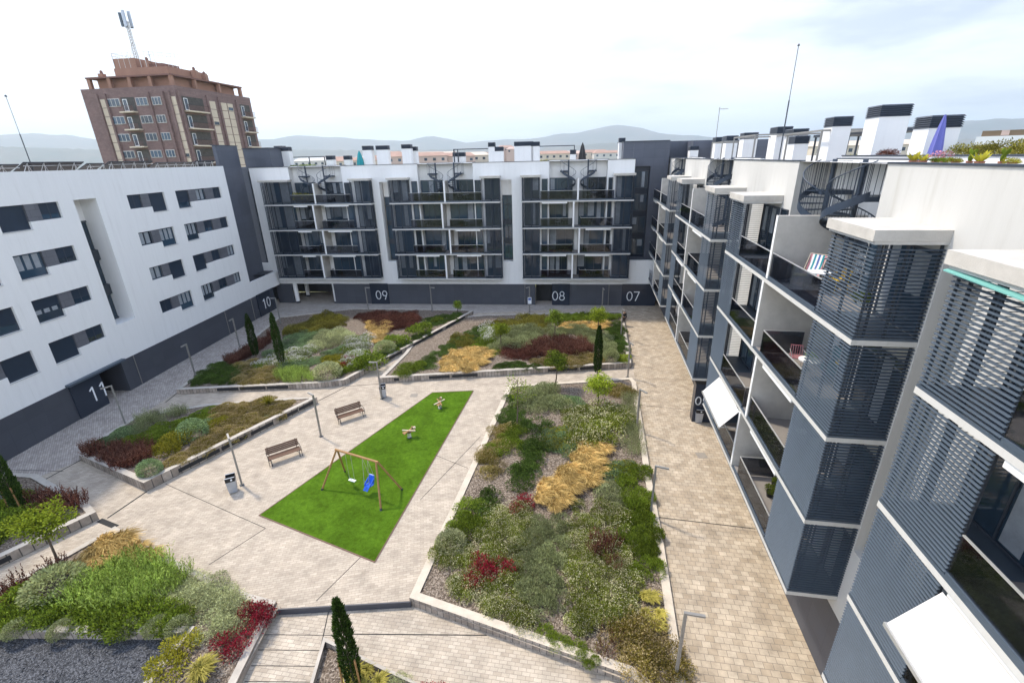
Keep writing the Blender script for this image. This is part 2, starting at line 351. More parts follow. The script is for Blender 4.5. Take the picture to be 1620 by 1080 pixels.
sheet('west_path', [(-52, -12), (-36, -12), (-29.5, 14), P(20, 770), P(128, 728), P(210, 665), P(283, 618), P(385, 547), P(440, 503), (-28.5, 54), (-36, 60)], .004, 'pave_west')
sheet('north_path', [(-28.5, 53.9), P(440, 502.8), P(560, 489), P(749, 496), P(985, 484.6), (21.9, 60.2), (22, 66), (-35.9, 66), (-35.9, 60.2)], .005, 'pave_north')
# step in front of the lower path, joints
a = np.array(P(440, 962)); b = np.array(P(650, 950)); mb = MB()
mb.hexa([(a[0], a[1] - .06, -.3), (b[0], b[1] - .06, -.3), (b[0], b[1], -.3), (a[0], a[1], -.3), (a[0], a[1] - .06, .004), (b[0], b[1] - .06, .004), (b[0], b[1], .004), (a[0], a[1], .004)], 'plinth')
mb.build('step_edge', kind='structure')
def joint(p, q, w=.03, z=.008, m='grout', name='paving_joint'):
    a = g(*p, z); b = g(*q, z); d = (b - a); d /= np.linalg.norm(d); n_ = np.array([-d[1], d[0], 0]) * w / 2
    mb = MB(); mb.hexa([a - n_ - [0, 0, .1], b - n_ - [0, 0, .1], b + n_ - [0, 0, .1], a + n_ - [0, 0, .1], a - n_, b - n_, b + n_, a + n_], m); mb.build(name, kind='structure')
for p, q, w in [((232, 777), (170, 819), .09), ((157, 822), (184, 833), .28), ((128, 727), (40, 775), .07), ((283, 619), (262, 636), .07), ((503, 634), (547, 612), .07), ((547, 611), (600, 607), .05),
                ((262, 765), (420, 835), .025), ((420, 835), (330, 893), .025), ((570, 881), (500, 950), .025), ((665, 710), (740, 740), .025), ((665, 790), (760, 690), .025), ((680, 507), (770, 501), .10),
                ((1036, 817), (1195, 836), .05), ((1010, 640), (1110, 650), .03), ((0, 742), (100, 745), .03)]: joint(p, q, w)
joint((547, 1002), (770, 1004), .04, -.292)
for y in (1003, 1027, 1052, 1077): joint((432 - (y - 970) * .42, y), (545 - (y - 970) * .45, y + 1), .022, -.292)
joint((520, 965), (495, 1080), .035, -.292)

for px_, r_ in (((470, 800), .3), ((655, 625), .28), ((1110, 720), .3), ((340, 640), .28), ((720, 930), .25)):
    q_ = g(*px_, .009); mb = MB(); mb.box(q_[0] - r_, q_[0] + r_, q_[1] - r_, q_[1] + r_, -.05, .011, 'pave_cover'); mb.build('manhole_cover', kind='structure')
# synthetic turf play area
tp = [P(410, 815), P(593, 889), P(749, 618), P(684, 621)]
mb = MB(); mb.prism(tp, -.02, .022, 'turf'); mb.build('turf_surface', kind='structure')
for k in range(4): joint_ = (np.array(tp[k]), np.array(tp[(k + 1) % 4])); d_ = joint_[1] - joint_[0]; d_ /= np.linalg.norm(d_); n_2 = np.array([-d_[1], d_[0]]) * .03; mb = MB(); q_ = [joint_[0] - n_2, joint_[1] - n_2, joint_[1] + n_2, joint_[0] + n_2]; mb.hexa([(*v, -.02 + .0005 * k) for v in q_] + [(*v, .026 + .0005 * k) for v in q_], 'wood_dark'); mb.build('turf_edging', kind='structure')

# ---------------------------------------------------------------- planting beds
def inset(poly, w):
    n = len(poly); A = sum(poly[i][0] * poly[(i + 1) % n][1] - poly[(i + 1) % n][0] * poly[i][1] for i in range(n)); sg = 1 if A > 0 else -1; o = []
    for i in range(n):
        p0, p1, p2 = Vector(poly[i - 1][:2]), Vector(poly[i][:2]), Vector(poly[(i + 1) % n][:2]); d1 = (p1 - p0).normalized(); d2 = (p2 - p1).normalized()
        n1 = Vector((-d1.y, d1.x)) * sg; n2 = Vector((-d2.y, d2.x)) * sg; k = (n1 + n2); k /= max(k.length_squared / 2, .35); o.append((p1.x + k.x * w, p1.y + k.y * w))
    return o
BEDS = {}
def bed(key, label, pts, zb=0., w=.34, zbase=-.7, panels=(), soil='mulch', side='stone_wall', top='coping', drop=.07):
    P3 = [(*g(p[0], p[1], p[3] if len(p) > 3 else zb)[:2], p[2]) for p in pts]; ins = inset(P3, w); n = len(P3)
    t = thing('planting_bed', label, 'planting bed', (0, 0, 0))
    mb = MB()
    for i in range(n):
        j = (i + 1) % n; a, b = P3[i], P3[j]; c, d = ins[i], ins[j]
        L_ = math.hypot(b[0] - a[0], b[1] - a[1])
        mb.face([(a[0], a[1], zbase), (b[0], b[1], zbase), (b[0], b[1], b[2]), (a[0], a[1], a[2])], side)
        mb.face([(a[0], a[1], a[2]), (b[0], b[1], b[2]), (d[0], d[1], b[2]), (c[0], c[1], a[2])], top)
        mb.face([(c[0], c[1], zbase), (c[0], c[1], a[2]), (d[0], d[1], b[2]), (d[0], d[1], zbase)], side)
    mb.build('retaining_wall', t)
    cen = np.mean([(q[0], q[1]) for q in ins], axis=0)
    mb = MB(); mb.face([(q[0], q[1], P3[i][2] - drop) for i, q in enumerate(ins)], soil); so_ = mb.build('soil', t)
    me = so_.data
    import bmesh
    bm = bmesh.new(); bm.from_mesh(me); bmesh.ops.triangulate(bm, faces=bm.faces); bm.to_mesh(me); bm.free()
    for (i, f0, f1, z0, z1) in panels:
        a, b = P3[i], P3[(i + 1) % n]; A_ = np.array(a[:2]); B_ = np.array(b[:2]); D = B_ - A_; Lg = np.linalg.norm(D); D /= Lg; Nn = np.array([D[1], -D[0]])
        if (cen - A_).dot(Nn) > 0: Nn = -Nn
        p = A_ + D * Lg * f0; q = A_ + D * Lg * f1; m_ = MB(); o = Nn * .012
        m_.hexa([(*(p - o), z0), (*(q - o), z0), (*(q + o), z0), (*(p + o), z0), (*(p - o), z1), (*(q - o), z1), (*(q + o), z1), (*(p + o), z1)], 'dark_void'); m_.build('recess_shade_panel', t)  # thin dark slab on the wall face, painted shade of a recess
    BEDS[key] = (P3, ins, drop)
    return t
def soilz(key, x, y):
    P3, ins, dr = BEDS[key]; w = [1 / ((x - q[0]) ** 2 + (y - q[1]) ** 2 + .5) ** 1.2 for q in P3]; return sum(a * q[2] for a, q in zip(w, P3)) / sum(w) - dr
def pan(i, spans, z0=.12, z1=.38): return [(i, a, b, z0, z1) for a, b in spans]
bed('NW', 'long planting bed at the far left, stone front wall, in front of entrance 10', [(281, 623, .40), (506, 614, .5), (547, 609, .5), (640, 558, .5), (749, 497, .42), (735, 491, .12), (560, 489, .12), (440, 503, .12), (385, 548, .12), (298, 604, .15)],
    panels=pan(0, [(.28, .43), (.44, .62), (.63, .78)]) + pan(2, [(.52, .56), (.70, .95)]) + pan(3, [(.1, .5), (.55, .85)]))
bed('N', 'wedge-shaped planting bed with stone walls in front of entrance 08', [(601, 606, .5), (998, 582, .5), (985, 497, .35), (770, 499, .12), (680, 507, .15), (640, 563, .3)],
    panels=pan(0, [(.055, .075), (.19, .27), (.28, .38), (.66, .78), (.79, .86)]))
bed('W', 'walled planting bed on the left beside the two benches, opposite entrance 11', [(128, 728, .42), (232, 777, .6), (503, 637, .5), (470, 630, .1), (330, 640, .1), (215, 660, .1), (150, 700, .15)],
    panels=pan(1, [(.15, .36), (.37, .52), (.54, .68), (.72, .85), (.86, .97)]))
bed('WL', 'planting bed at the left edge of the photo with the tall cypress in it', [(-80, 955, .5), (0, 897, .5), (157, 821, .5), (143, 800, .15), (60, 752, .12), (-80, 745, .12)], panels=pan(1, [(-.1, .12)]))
bed('SW', 'planting bed at the bottom left wrapped around the dark gravel pit', [(-80, 972, .1), (105, 878, .1), (183, 834, .1), (299, 899, .1), (395, 941, .1), (440, 961, .12, -.3), (383, 1080, .12, -.3), (350, 1150, .12, -.3), (185, 1150, .36), (292, 1012, .4), (8, 1010, .4), (-80, 1075, .4)], zb=0, w=.3)
bed('E', 'largest planting bed, running up the middle right of the courtyard', [(804, 611, .1), (999, 599, .14), (1006, 607, .16), (1029, 754, .16), (1049, 860, .16), (1082, 1075, .16), (1100, 1160, .16), (992, 1080, .16, -.3), (649, 957, .16, -.3)], w=.36, top='cream_stone')
bed('S', 'small triangular planting bed at the bottom edge around the near cypress', [(514, 1017, .06), (612, 1065, .06), (740, 1128, .06), (470, 1170, .06)], zb=-.3, w=.12, drop=.25, zbase=-.7)
pit = thing('gravel_pit', 'dark grey gravel pit sunk below the walls at the bottom left corner', 'gravel pit', (0, 0, 0))
mb = MB(); mb.face([(*P(-80, 1078), .02), (*P(8, 1008), .02), (*P(294, 1010), .02), (*P(180, 1165), .02), (-24, 3, .02)], 'gravel'); mb.build('gravel', pit)
# loose stones lying in the gravel
sm = MB(); 
for i in range(900):
    u, v = rng.random(2); x = -12 - u * 12; y = 8.2 + v * 5.2; r_ = .02 + .025 * rng.random()
    c = [(x + r_ * math.cos(t + u * 6) * (1 + .4 * math.sin(3 * t)), y + r_ * math.sin(t + u * 6)) for t in (0, 1.3, 2.5, 3.8, 5.0)]
    sm.prism(c, .02, .03 + r_ * .7, 'gravel')
o = sm.build('loose_stones', pit); o['kind'] = 'stuff'

# ================================================================== BUILDINGS
LO = (-32.7, 25.13, 0); L_RZ = math.atan2(.9977, .0677)
BO = (-15.62, 59.08, 0); B_RZ = math.atan2(-.1046, .9945)
RO = (9.2, 11.75, 0); RD = np.array([3.95, 22.95]); RD /= np.linalg.norm(RD); R_RZ = math.atan2(-RD[1], -RD[0])
def frame(o, rz): return Matrix.Translation(o) @ Matrix.Rotation(rz, 4, 'Z')
LM, BM, RM = frame(LO, L_RZ), frame(BO, B_RZ), frame(RO, R_RZ)

def louvres(x0, x1, y0, y1, z0, z1, sides, pitch=.100, m='louvre', rise=.018):
    """screen of tilted blades: sides is a string of f (front), l, r"""
    mb = MB(); z = z0 + .05; th = .016
    def blade(p, q, inn):
        a = Vector(p); b = Vector(q); i = Vector(inn); o = Vector((0, 0, rise)); t = Vector((0, 0, th))
        mb.hexa([a, b, b + i * .052 + o, a + i * .052 + o, a + t, b + t, b + i * .052 + o + t, a + i * .052 + o + t], m)
    while z < z1 - .06:
        if 'f' in sides: blade((x0, y0, z), (x1, y0, z), (0, 1, 0))
        if 'l' in sides: blade((x0, y1, z), (x0, y0 + .02, z), (1, 0, 0))
        if 'r' in sides: blade((x1, y0 + .02, z), (x1, y1, z), (-1, 0, 0))
        z += pitch
    fr = 'louvre_dark'
    if 'f' in sides:
        k = max(1, round((x1 - x0) / 1.1))
        for i in range(k + 1):
            x = x0 + .05 + (x1 - x0 - .1) * i / k; mb.box(x - .025, x + .025, y0 + .075, y0 + .12, z0, z1, fr)
            if 0 < i < k: mb.box(x + .045, x + .085, y0 + .077, y0 + .118, z0, z1, fr)
    for c, x in (('l', x0), ('r', x1)):
        if c in sides:
            s_ = 1 if c == 'l' else -1
            for y in (y0 + .3, (y0 + y1) / 2, y1 - .06): mb.box(min(x + s_ * .075, x + s_ * .12), max(x + s_ * .075, x + s_ * .12), y - .03, y + .03, z0, z1, fr)
    return mb

def glass_door(par, x0, x1, z0, z1, y, leaves=2, curtain=0, name='glass_door', m='steel_dark'):
    f = MB(); t = .05
    for i in range(leaves + 1):
        x = x0 + (x1 - x0) * i / leaves; f.box(max(x - t / 2, x0), min(x + t / 2, x1) if i else x0 + t, y - .06, y, z0, z1, m)
    f.box(x0 + .001, x1 - .001, y - .058, y - .002, z1 - t, z1 - .001, m); f.box(x0 + .001, x1 - .001, y - .058, y - .002, z0 + .001, z0 + t, m)
    o = f.build(name, par)
    g_ = MB(); g_.box(x0 + t, x1 - t, y - .03, y - .015, z0 + t, z1 - t, 'pane'); g_.build('pane', o)
    if curtain:
        c = MB(); w_ = (x1 - x0) / leaves
        for i in range(leaves):
            if rng.random() < (.75 if x0 < 0 and par.name == 'apartment_building' else .4): a = x0 + w_ * i + .09; c.box(a, a + w_ * rng.uniform(.35, .8), y - .036, y - .031, z0 + .1 + (0 if rng.random() < .6 else .9), z1 - .1, 'curtain')
        if c.v: c.build('curtain', o)
    return o

def railing(par, x0, x1, y, z, label=None, side=None, yb=None, h=1.0):
    mb = MB(); mb.box(x0, x1, y, y + .015, z + .05, z + h, 'rail_glass'); r = mb.build('glass_railing', par, label)
    t = MB(); t.box(x0, x1, y - .012, y + .03, z + h, z + h + .03, 'alu'); t.box(x0, x1, y - .033, y + .05, z + .002, z + .09, 'louvre')
    if side is not None:
        t.box(side - .015, side + .015, y + .05, yb, z + h, z + h + .028, 'alu')
        s = MB(); s.box(side - .008, side + .008, y + .03, yb, z + .05, z + h, 'rail_glass'); s.build('side_glass', r)
    t.build('rail', r); return r

def spiral(par, x, y, z0, z1, hand, a0, wall_y, turns=1.15, R=.95, near=False):
    """hand: +1 / -1 direction of the turn; landing leaves the pole towards hand*x"""
    st = MB(); st.tube((x, y, z0 - .1), (x, y, z1 + 1.15), .085, 'steel_blue', 10); o = st.build('spiral_staircase', par)
    n = 15; dz = (z1 - z0) / n; da = hand * turns * 2 * math.pi / n; tr = MB()
    for i in range(n - 0):
        a = a0 + da * i; z = z0 + dz * (i + .9)
        pts = [(x, y), *[(x + R * math.cos(a + da * k / 3), y + R * math.sin(a + da * k / 3)) for k in (-.2, 1, 2, 3.2)]]
        tr.prism(pts, z - .04, z, 'steel_blue')
    tr.build('steps', o)
    s = MB(); k = 60
    for i in range(k):
        A, B = a0 + da * n * i / k, a0 + da * n * (i + 1) / k; za, zb = z0 + (z1 - z0) * i / k, z0 + (z1 - z0) * (i + 1) / k
        def q(a, r, z): return (x + r * math.cos(a), y + r * math.sin(a), z)
        s.hexa([q(A, R, za - .10), q(B, R, zb - .10), q(B, R + .02, zb - .10), q(A, R + .02, za - .10), q(A, R, za + .18), q(B, R, zb + .18), q(B, R + .02, zb + .18), q(A, R + .02, za + .18)], 'steel_blue')
        s.tube(q(A, R + .01, za + 1.12), q(B, R + .01, zb + 1.12), .022, 'steel_blue', 5)
        if near or i % 6 == 0: s.tube(q(A, R + .01, za + .1), q(A, R + .01, za + 1.12), .010 if near else .012, 'steel_blue', 4)
    s.build('railing', o)
    l = MB(); x0, x1 = sorted((x + hand * .02, x + hand * .95)); l.box(x0, x1, y - .2, min(y + .9, wall_y - .01), z1 - .16, z1, 'steel_blue')
    for (p, q) in (((x0, y - .18), (x1, y - .18)), ((x1 if hand > 0 else x0, y - .18), (x1 if hand > 0 else x0, wall_y - .02))):
        l.tube((*p, z1 + 1.05), (*q, z1 + 1.05), .022, 'steel_blue', 5); m = max(2, int(math.hypot(q[0] - p[0], q[1] - p[1]) / (.17 if near else .5)))
        for i in range(m + 1): xx = p[0] + (q[0] - p[0]) * i / m; yy = p[1] + (q[1] - p[1]) * i / m; l.tube((xx, yy, z1), (xx, yy, z1 + 1.05), .011, 'steel_blue', 4)
    l.build('landing', o)
    return o

def fin(par, x, y0, y1, z0, z1, curved=False, label=None):
    mb = MB(); mb.box(x - .09, x + .09, y0, y1, z0, z1, 'concrete'); mb.box(x - .092, x + .092, y0 - .012, y0 - .001, z0 - .02, z1 + .01, 'white'); return mb.build('divider_wall', par, label)

def module(bld, u0, u1, yf, yw, zs, top, bwl, bwr, rec=3.3, depth=1.5, roofz=17.05, near=False, c=None, pitch=.100, roofh=.34, spy=.42, spr=.95):
    """one pair of flats: louvred boxes at the ends, balconies between, facing -y. returns the holes for the facade wall"""
    c = (u0 + u1) / 2 if c is None else c; yb = yw + depth; holes = [(c - rec, c + rec, zs[0], roofz + 1)]
    dz = zs[1] - zs[0]; th = .22
    # recess back wall with side returns
    mb = MB(); mb.box(c - rec - .2, c + rec + .2, yb, yb + .2, zs[0], roofz, 'render'); mb.box(c - rec - .2, c + rec + .2, yb - .002, yb + .22, roofz, roofz + .05, 'steel_dark')
    for k, z in enumerate(zs):
        zt = z + th; zn = zs[k + 1] if k + 1 < len(zs) else None
        s = MB(); s.box(u0, u1, yf, yw - .002, z, z + .15, 'render_warm'); s.box(u0 + .004, u1 - .004, yf + .006, yw - .003, z + .15, zt + .10 * (0), 'louvre'); s.box(c - rec + .002, c + rec - .002, yw - .002, yb - .001, z, zt - .002, 'render_warm'); s.box(c - rec + .01, c + rec - .01, yf + .1, yb - .003, zt, zt + .012, 'floor_tile')
        s.box(u0 + bwl, u1 - bwr, yf + .1, yw + .0, zt, zt + .010, 'floor_tile')
        s.build('balcony_slab', bld)
        ztop = (zn if zn else top) ; kk = len(zs) - 1 - k
        for (a, b, sides, w_) in ((u0, u0 + bwl, 'fl', bwl), (u1 - bwr, u1, 'fr', bwr)):
            if b - a < .3: continue
            louvres(a + .03, b, yf, yw, zt, ztop - .03, sides, pitch, 'louvre' if near or pitch < .11 else 'louvre_shaded', .018 if pitch < .11 else .02).build('louvre_screen', bld)
            glass_door(bld, a + .25, b - .1, zt + .05, zt + (2.3 if pitch < .11 else 2.72), yw - .01, 2, curtain=1)
        if zn is None: f, l_end, r_start = c - .15 if near else c, None, None
        elif kk % 2 == 1: f, l_end, r_start = c - .45, None, c + .40
        else: f, l_end, r_start = c + .28, c - .5, None
        fin(bld, f, yf, yb - .003, zt, (zn - .002) if zn else 15.12)
        a, b = u0 + bwl, u1 - bwr
        railing(bld, a + .02, (l_end if l_end is not None else f - .1), yf + .04, zt, side=l_end, yb=yw)
        railing(bld, (r_start if r_start is not None else f + .1), b - .02, yf + .04, zt, side=r_start, yb=yw)
        # windows and doors behind the balconies
        gp = .25 if pitch < .11 else .04
        for (xa, xb) in ((c - rec + gp, f - (.5 if pitch < .11 else .55)), (f + (.75 if pitch < .11 else .6), c + rec - gp)):
            if xb - xa > 1.0: glass_door(bld, xa, xb, zt + .03, zt + (2.35 if pitch < .11 or zn is None else 2.74), yb - .01, 3, curtain=1)
        for (xa, xb) in ((u0 + bwl + .15, c - rec - .15), (c + rec + .15, u1 - bwr - .15)):
            if xb - xa > .5: glass_door(bld, xa, xb, zt + .03, zt + (2.3 if pitch < .11 or zn is None else 2.72), yw - .01, 1)
        if k < 3:   # awning cassettes under the slab above
            for (xa, xb) in ((u0 + bwl + .2, c - 1.2), (c + 1.0, u1 - bwr - .2)):
                if rng.random() < .8: w_ = min(xb - xa, 3.0); m_ = MB(); m_.box(xa, xa + w_, yf + .03, yf + .17, zn - .16, zn - .003, 'white'); m_.build('awning_cassette', bld)
    # roofs of the boxes
    for (a, b) in ((u0, u0 + bwl), (u1 - bwr, u1)):
        if b - a < .3: continue
        m_ = MB(); m_.box(a - .12, b + .04, yf - .12, yw - .003, top + .06, top + roofh, 'concrete'); m_.box(a - .06, b + .02, yf - .06, yw - .004, top - .02, top + .06, 'alu'); m_.build('box_roof', bld)
    mb.build('recess_wall', bld)
    z1 = zs[-1] + th
    spiral(bld, c + 1.1, yw + spy, z1, 15.95, 1, rad(-60), yb, near=near, R=spr); spiral(bld, c - 1.1, yw + spy, z1, 15.95, -1, rad(240), yb, near=near, R=spr)
    return holes

def louvred_chimney(par, x, y, w, d, z0, z1, cap=.55, label=None):
    mb = MB(); mb.box(x - w / 2, x + w / 2, y - d / 2, y + d / 2, z0, z1 - cap + .03, 'render'); o = mb.build('chimney', par, label)
    c = MB(); n = 6
    for i in range(n):
        z = z1 - cap + cap * i / n + .045; h = cap / n
        c.hexa([(x - w / 2 - .04, y - d / 2 - .04, z), (x + w / 2 + .04, y - d / 2 - .04, z), (x + w / 2 + .04, y + d / 2 + .04, z), (x - w / 2 - .04, y + d / 2 + .04, z),
                (x - w / 2 + .01, y - d / 2 + .01, z + h * .8), (x + w / 2 - .01, y - d / 2 + .01, z + h * .8), (x + w / 2 - .01, y + d / 2 - .01, z + h * .8), (x - w / 2 + .01, y + d / 2 - .01, z + h * .8)], 'steel_dark')
    c.box(x - w / 2 + .02, x + w / 2 - .02, y - d / 2 + .02, y + d / 2 - .02, z1 - cap + .02, z1 - .03, 'steel_dark')
    c.build('cap', o); return o

# ------------------------------------------------ right wing (local x = -s, y = depth into the building)
RW = thing('apartment_building', 'right-hand apartment wing with grey louvred boxes and staggered balconies seen close up', 'apartment building', RO, R_RZ)
zsR = [3.25, 6.32, 9.39, 12.46]; holes = []
holes += module(RW, -13.35, 0, 0, 1.6, zsR, 15.2, 2.3, 2.4, near=True)
holes += module(RW, -30.1, -16.75, 0, 1.6, zsR, 15.2, 2.3, 2.4, near=True)
holes += module(RW, -46.9, -33.45, 0, 1.6, zsR, 15.2, 0, 2.4, rec=3.3)
holes += module(RW, 2.75, 15.6, 0, 1.6, zsR, 15.2, 2.25, 2.3, near=True)
for c in (-.7, -17.45 + 1.4 * 0 - .0 + .0, ): pass
slots = [(-16.6, -15.3), (-33.3, -32.0), (-1.3 + 1.35, .05 + 1.35)]
for a, b in slots: holes.append((a, b, 5.5, 15.1))
mb = MB(); wall_holes(mb, -48, 17, 2.75, 17.0, 1.6, holes, 1.5, 'render_warm')
for a, b in [(-48, -43.5), (-36.9, -26.75), (-20.15, -10.0), (-3.4, 5.9), (12.5, 17)]: mb.box(a, b, 1.56, 1.84, 17.0, 17.05, 'steel_dark'); mb.box(a, b, 1.602, 1.8, 15.9, 16.998, 'render_warm')
mb.build('facade_wall', RW)
mb = MB()
for a, b in slots: mb.box(a, b, 2.9, 2.96, 5.5, 15.1, 'pane')
mb.build('slot_window', RW)
mb = MB(); mb.box(-48, -15, 1.6 + .0, 1.9, -.2, 2.75, 'plinth'); mb.box(-15, 17, 1.6, 1.9, -.2, 2.75, 'plinth'); mb.build('plinth', RW)
mb = MB(); mb.box(-48, 17, 3.35, 13.5, 15.7, 15.95, 'floor_tile'); mb.box(17.0, 17.2, 1.6, 13.5, 0, 17, 'render'); mb.box(-48, 17.2, 13.5, 13.7, 0, 17.0, 'render'); mb.build('roof_terrace', RW)
mb = MB(); mb.box(-14, 12, 5.0, 5.18, 15.95, 17.13, 'render'); mb.box(-14, 12, 4.96, 5.22, 17.13, 17.18, 'steel_dark'); mb.build('terrace_parapet', RW)
# entrance portal 05 under the second pair of flats
mb = MB(); mb.box(-17.6, -16.9, .35, 1.598, .004, 2.9, 'panel'); p_ = mb.build('entrance_portal', RW, 'dark entrance portal marked 05'); number('05', .42, 1.35, .62, 0, p_, .07, side=-16.89)
# awnings let down
def awning(x0, x1, z, out_, drop, y=-.02):
    mb = MB(); mb.hexa([(x0, y - out_, z - drop), (x1, y - out_, z - drop), (x1, y, z), (x0, y, z), (x0, y - out_, z - drop + .02), (x1, y - out_, z - drop + .02), (x1, y, z + .02), (x0, y, z + .02)], 'white_fabric')
    mb.box(x0 - .02, x1 + .02, y - out_ - .04, y - out_ + .02, z - drop - .06, z - drop + .035, 'alu'); mb.tube((x0 + .1, y + .05, z - .9), (x0 + .06, y - out_, z - drop), .02, 'alu'); mb.tube((x1 - .1, y + .05, z - .9), (x1 - .06, y - out_, z - drop), .02, 'alu')
    return mb.build('awning', RW, 'white awning let down')
awning(-10.9, -7.2, 6.28, .75, .9); awning(5.15, 9.2, 9.3, .75, 1.0)
mb = MB(); mb.hexa([(2.7, -.14, 15.13), (5.2, -.14, 15.045), (5.2, .0, 15.045), (2.7, .0, 15.13), (2.7, -.14, 15.155), (5.2, -.14, 15.07), (5.2, .0, 15.09), (2.7, .0, 15.19)], 'teal_pale'); mb.build('shade_cloth', RW, 'turquoise shade cloth tucked under the box roof')
# lattice hung on the divider, k=1
mb = MB()
for i in range(12): mb.bar((-6.36, .35 + i * .17, 6.75), (-6.36, .35 + i * .17 + .5, 8.9), .02, .03, 'lattice'); mb.bar((-6.34, .85 + i * .17, 6.75), (-6.34, .35 + i * .17, 8.9), .02, .03, 'lattice')
mb.build('wall_lattice', RW, 'brown lattice hung on the divider wall')
# roof chimneys of the right wing: (s, t, width, depth, top)
for s_, t_, w_, d_, zt in [(18.2, 6.3, 1.1, .95, 19.2), (13.4, 6.3, 1.2, 1.25, 19.35), (14.9, 7.0, 1.1, 1.1, 19.2), (9.7, 6.3, 1.0, 1.1, 18.65), (20.6, 5.3, 1.1, .8, 18.35), (30.5, 7.5, 1.7, 1.1, 19.3), (27.5, 7.6, 1.6, 1.0, 19.0), (33.5, 6.0, 1.3, 1.1, 19.05), (42, 6.6, 1.8, 1.1, 19.1), (45.5, 6.4, 1.6, 1.1, 19.1), (46.8, 4.0, 1.3, .9, 18.3)]:
    louvred_chimney(RW, -s_, t_, w_, d_, 15.95, zt - .1, .5 if zt > 19 else .45)
mb = MB()
def pergola(mb, x0, x1, y0, y1, z, m='steel_blue', z0=15.95, r=.045):
    for x in (x0, x1):
        for y in (y0, y1): mb.box(x - r, x + r, y - r, y + r, z0, z, m)
    mb.box(x0 - r, x1 + r, y0 - r, y0 + r, z, z + .1, m); mb.box(x0 - r, x1 + r, y1 - r, y1 + r, z, z + .1, m); mb.box(x0 - r, x0 + r, y0 + r, y1 - r, z, z + .1, m); mb.box(x1 - r, x1 + r, y0 + r, y1 - r, z, z + .1, m)
for a_ in ((-22.8, -17.8, 5.4, 8.4, 18.4), (-31, -25.5, 4.2, 7, 18.5), (-40, -36, 4.5, 7, 18.3)): mb = MB(); pergola(mb, *a_, 'galv'); mb.build('pergola_frame', RW)
mb = MB(); mb.box(-27, -17.6, 8.6, 11.6, 18.3, 18.47, 'steel_dark')
for x in (-26.8, -22, -17.8):
    for y in (8.7, 11.5): mb.box(x - .05, x + .05, y - .05, y + .05, 15.95, 18.45, 'steel_dark')
mb.build('flat_canopy', RW)
mb = MB(); mb.box(-56, -47.2, 4.0, 13, 0, 18.75, 'tower_grey'); mb.build('stair_block', RW)

# ------------------------------------------------ back wing
BW = thing('apartment_building', 'far apartment wing facing the courtyard, white with dark louvred boxes and entrances 08 and 09', 'apartment building', BO, B_RZ)
zsB = [3.48, 6.53, 9.57, 12.6]; holes = []
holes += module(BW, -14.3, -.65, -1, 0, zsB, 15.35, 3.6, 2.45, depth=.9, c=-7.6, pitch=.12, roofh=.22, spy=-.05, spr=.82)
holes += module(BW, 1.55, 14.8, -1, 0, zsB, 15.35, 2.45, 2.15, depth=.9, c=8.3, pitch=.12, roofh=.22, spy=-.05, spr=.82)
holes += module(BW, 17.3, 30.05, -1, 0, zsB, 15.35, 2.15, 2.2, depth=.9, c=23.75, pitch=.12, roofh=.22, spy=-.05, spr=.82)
holes += [(.2, 1.5, 5.55, 15.1), (14.82, 16.1, 5.55, 15.1)]
mb = MB(); wall_holes(mb, -15.9, 30.05, 2.68, 17.0, 0, holes, .9, 'render')
mb.face([(-15.9, 0, 2.68), (-15.9, 3, 2.68), (-15.9, 3, 17), (-15.9, 0, 17)], 'render'); mb.face([(30.05, 0, 2.68), (30.05, 0, 17), (30.05, 3, 17), (30.05, 3, 2.68)], 'render')
for a, b in [(-15.92, -10.9), (-4.3, 5.0), (11.6, 20.45), (27.05, 30.07)]: mb.box(a, b, -.04, .22, 17.0, 17.05, 'steel_dark'); mb.box(a + .03, b - .03, .003, .2, 15.9, 16.998, 'render')
mb.box(-17.9, -15.902, 0, .3, 2.68, 5.42, 'render'); mb.box(30.052, 33.5, 0, .3, 2.75, 5.65, 'render')
mb.build('facade_wall', BW)
for a, b in ((.2, 1.5), (14.82, 16.1)):
    mb = MB(); mb.box(a, b, 1.2, 1.25, 5.55, 13.3, 'pane'); mb.box(a, b, 1.18, 1.4, 13.3, 15.1, 'render')
    for z in (5.6, 7.6, 9.9, 12.2, 13.2): mb.box(a, b, 1.14, 1.199, z, z + .12 + (.5 if 7 < z < 12 else 0), 'steel_dark')
    mb.box(a + .6, a + .68, 1.14, 1.199, 5.55, 13.3, 'steel_dark')
    mb.build('stair_window', BW)
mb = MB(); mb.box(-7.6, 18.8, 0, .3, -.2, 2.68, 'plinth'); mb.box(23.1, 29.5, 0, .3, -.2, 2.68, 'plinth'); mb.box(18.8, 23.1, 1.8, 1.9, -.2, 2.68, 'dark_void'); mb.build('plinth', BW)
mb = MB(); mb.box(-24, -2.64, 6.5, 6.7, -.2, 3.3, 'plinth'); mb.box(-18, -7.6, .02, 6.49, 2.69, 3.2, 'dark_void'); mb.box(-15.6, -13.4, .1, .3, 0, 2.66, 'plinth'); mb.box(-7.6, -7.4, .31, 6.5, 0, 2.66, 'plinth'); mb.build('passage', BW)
for (x, y) in [(-28.57, 60.5), (-23.26, 60.06), (-28.45, 63.6), (-23.1, 63.1)]:
    q = BM.inverted() @ Vector((x, y, 0)); mb = MB(); mb.tube((q.x, q.y + .2, 0), (q.x, q.y + .2, 2.68), .27, 'render', 16); mb.tube((q.x, q.y + .2, 0), (q.x, q.y + .2, .25), .30, 'louvre_dark', 16); mb.build('round_column', BW)
def signpanel(par, a, b, txt, nx, h=1.15, z=.65, y=-.12, lab=None):
    mb = MB(); mb.box(a, b, y, y + .118, .004, 2.74, 'panel'); o = mb.build('entrance_panel', par, lab); number(txt, nx, z, h, y - .03, o, .10); return o
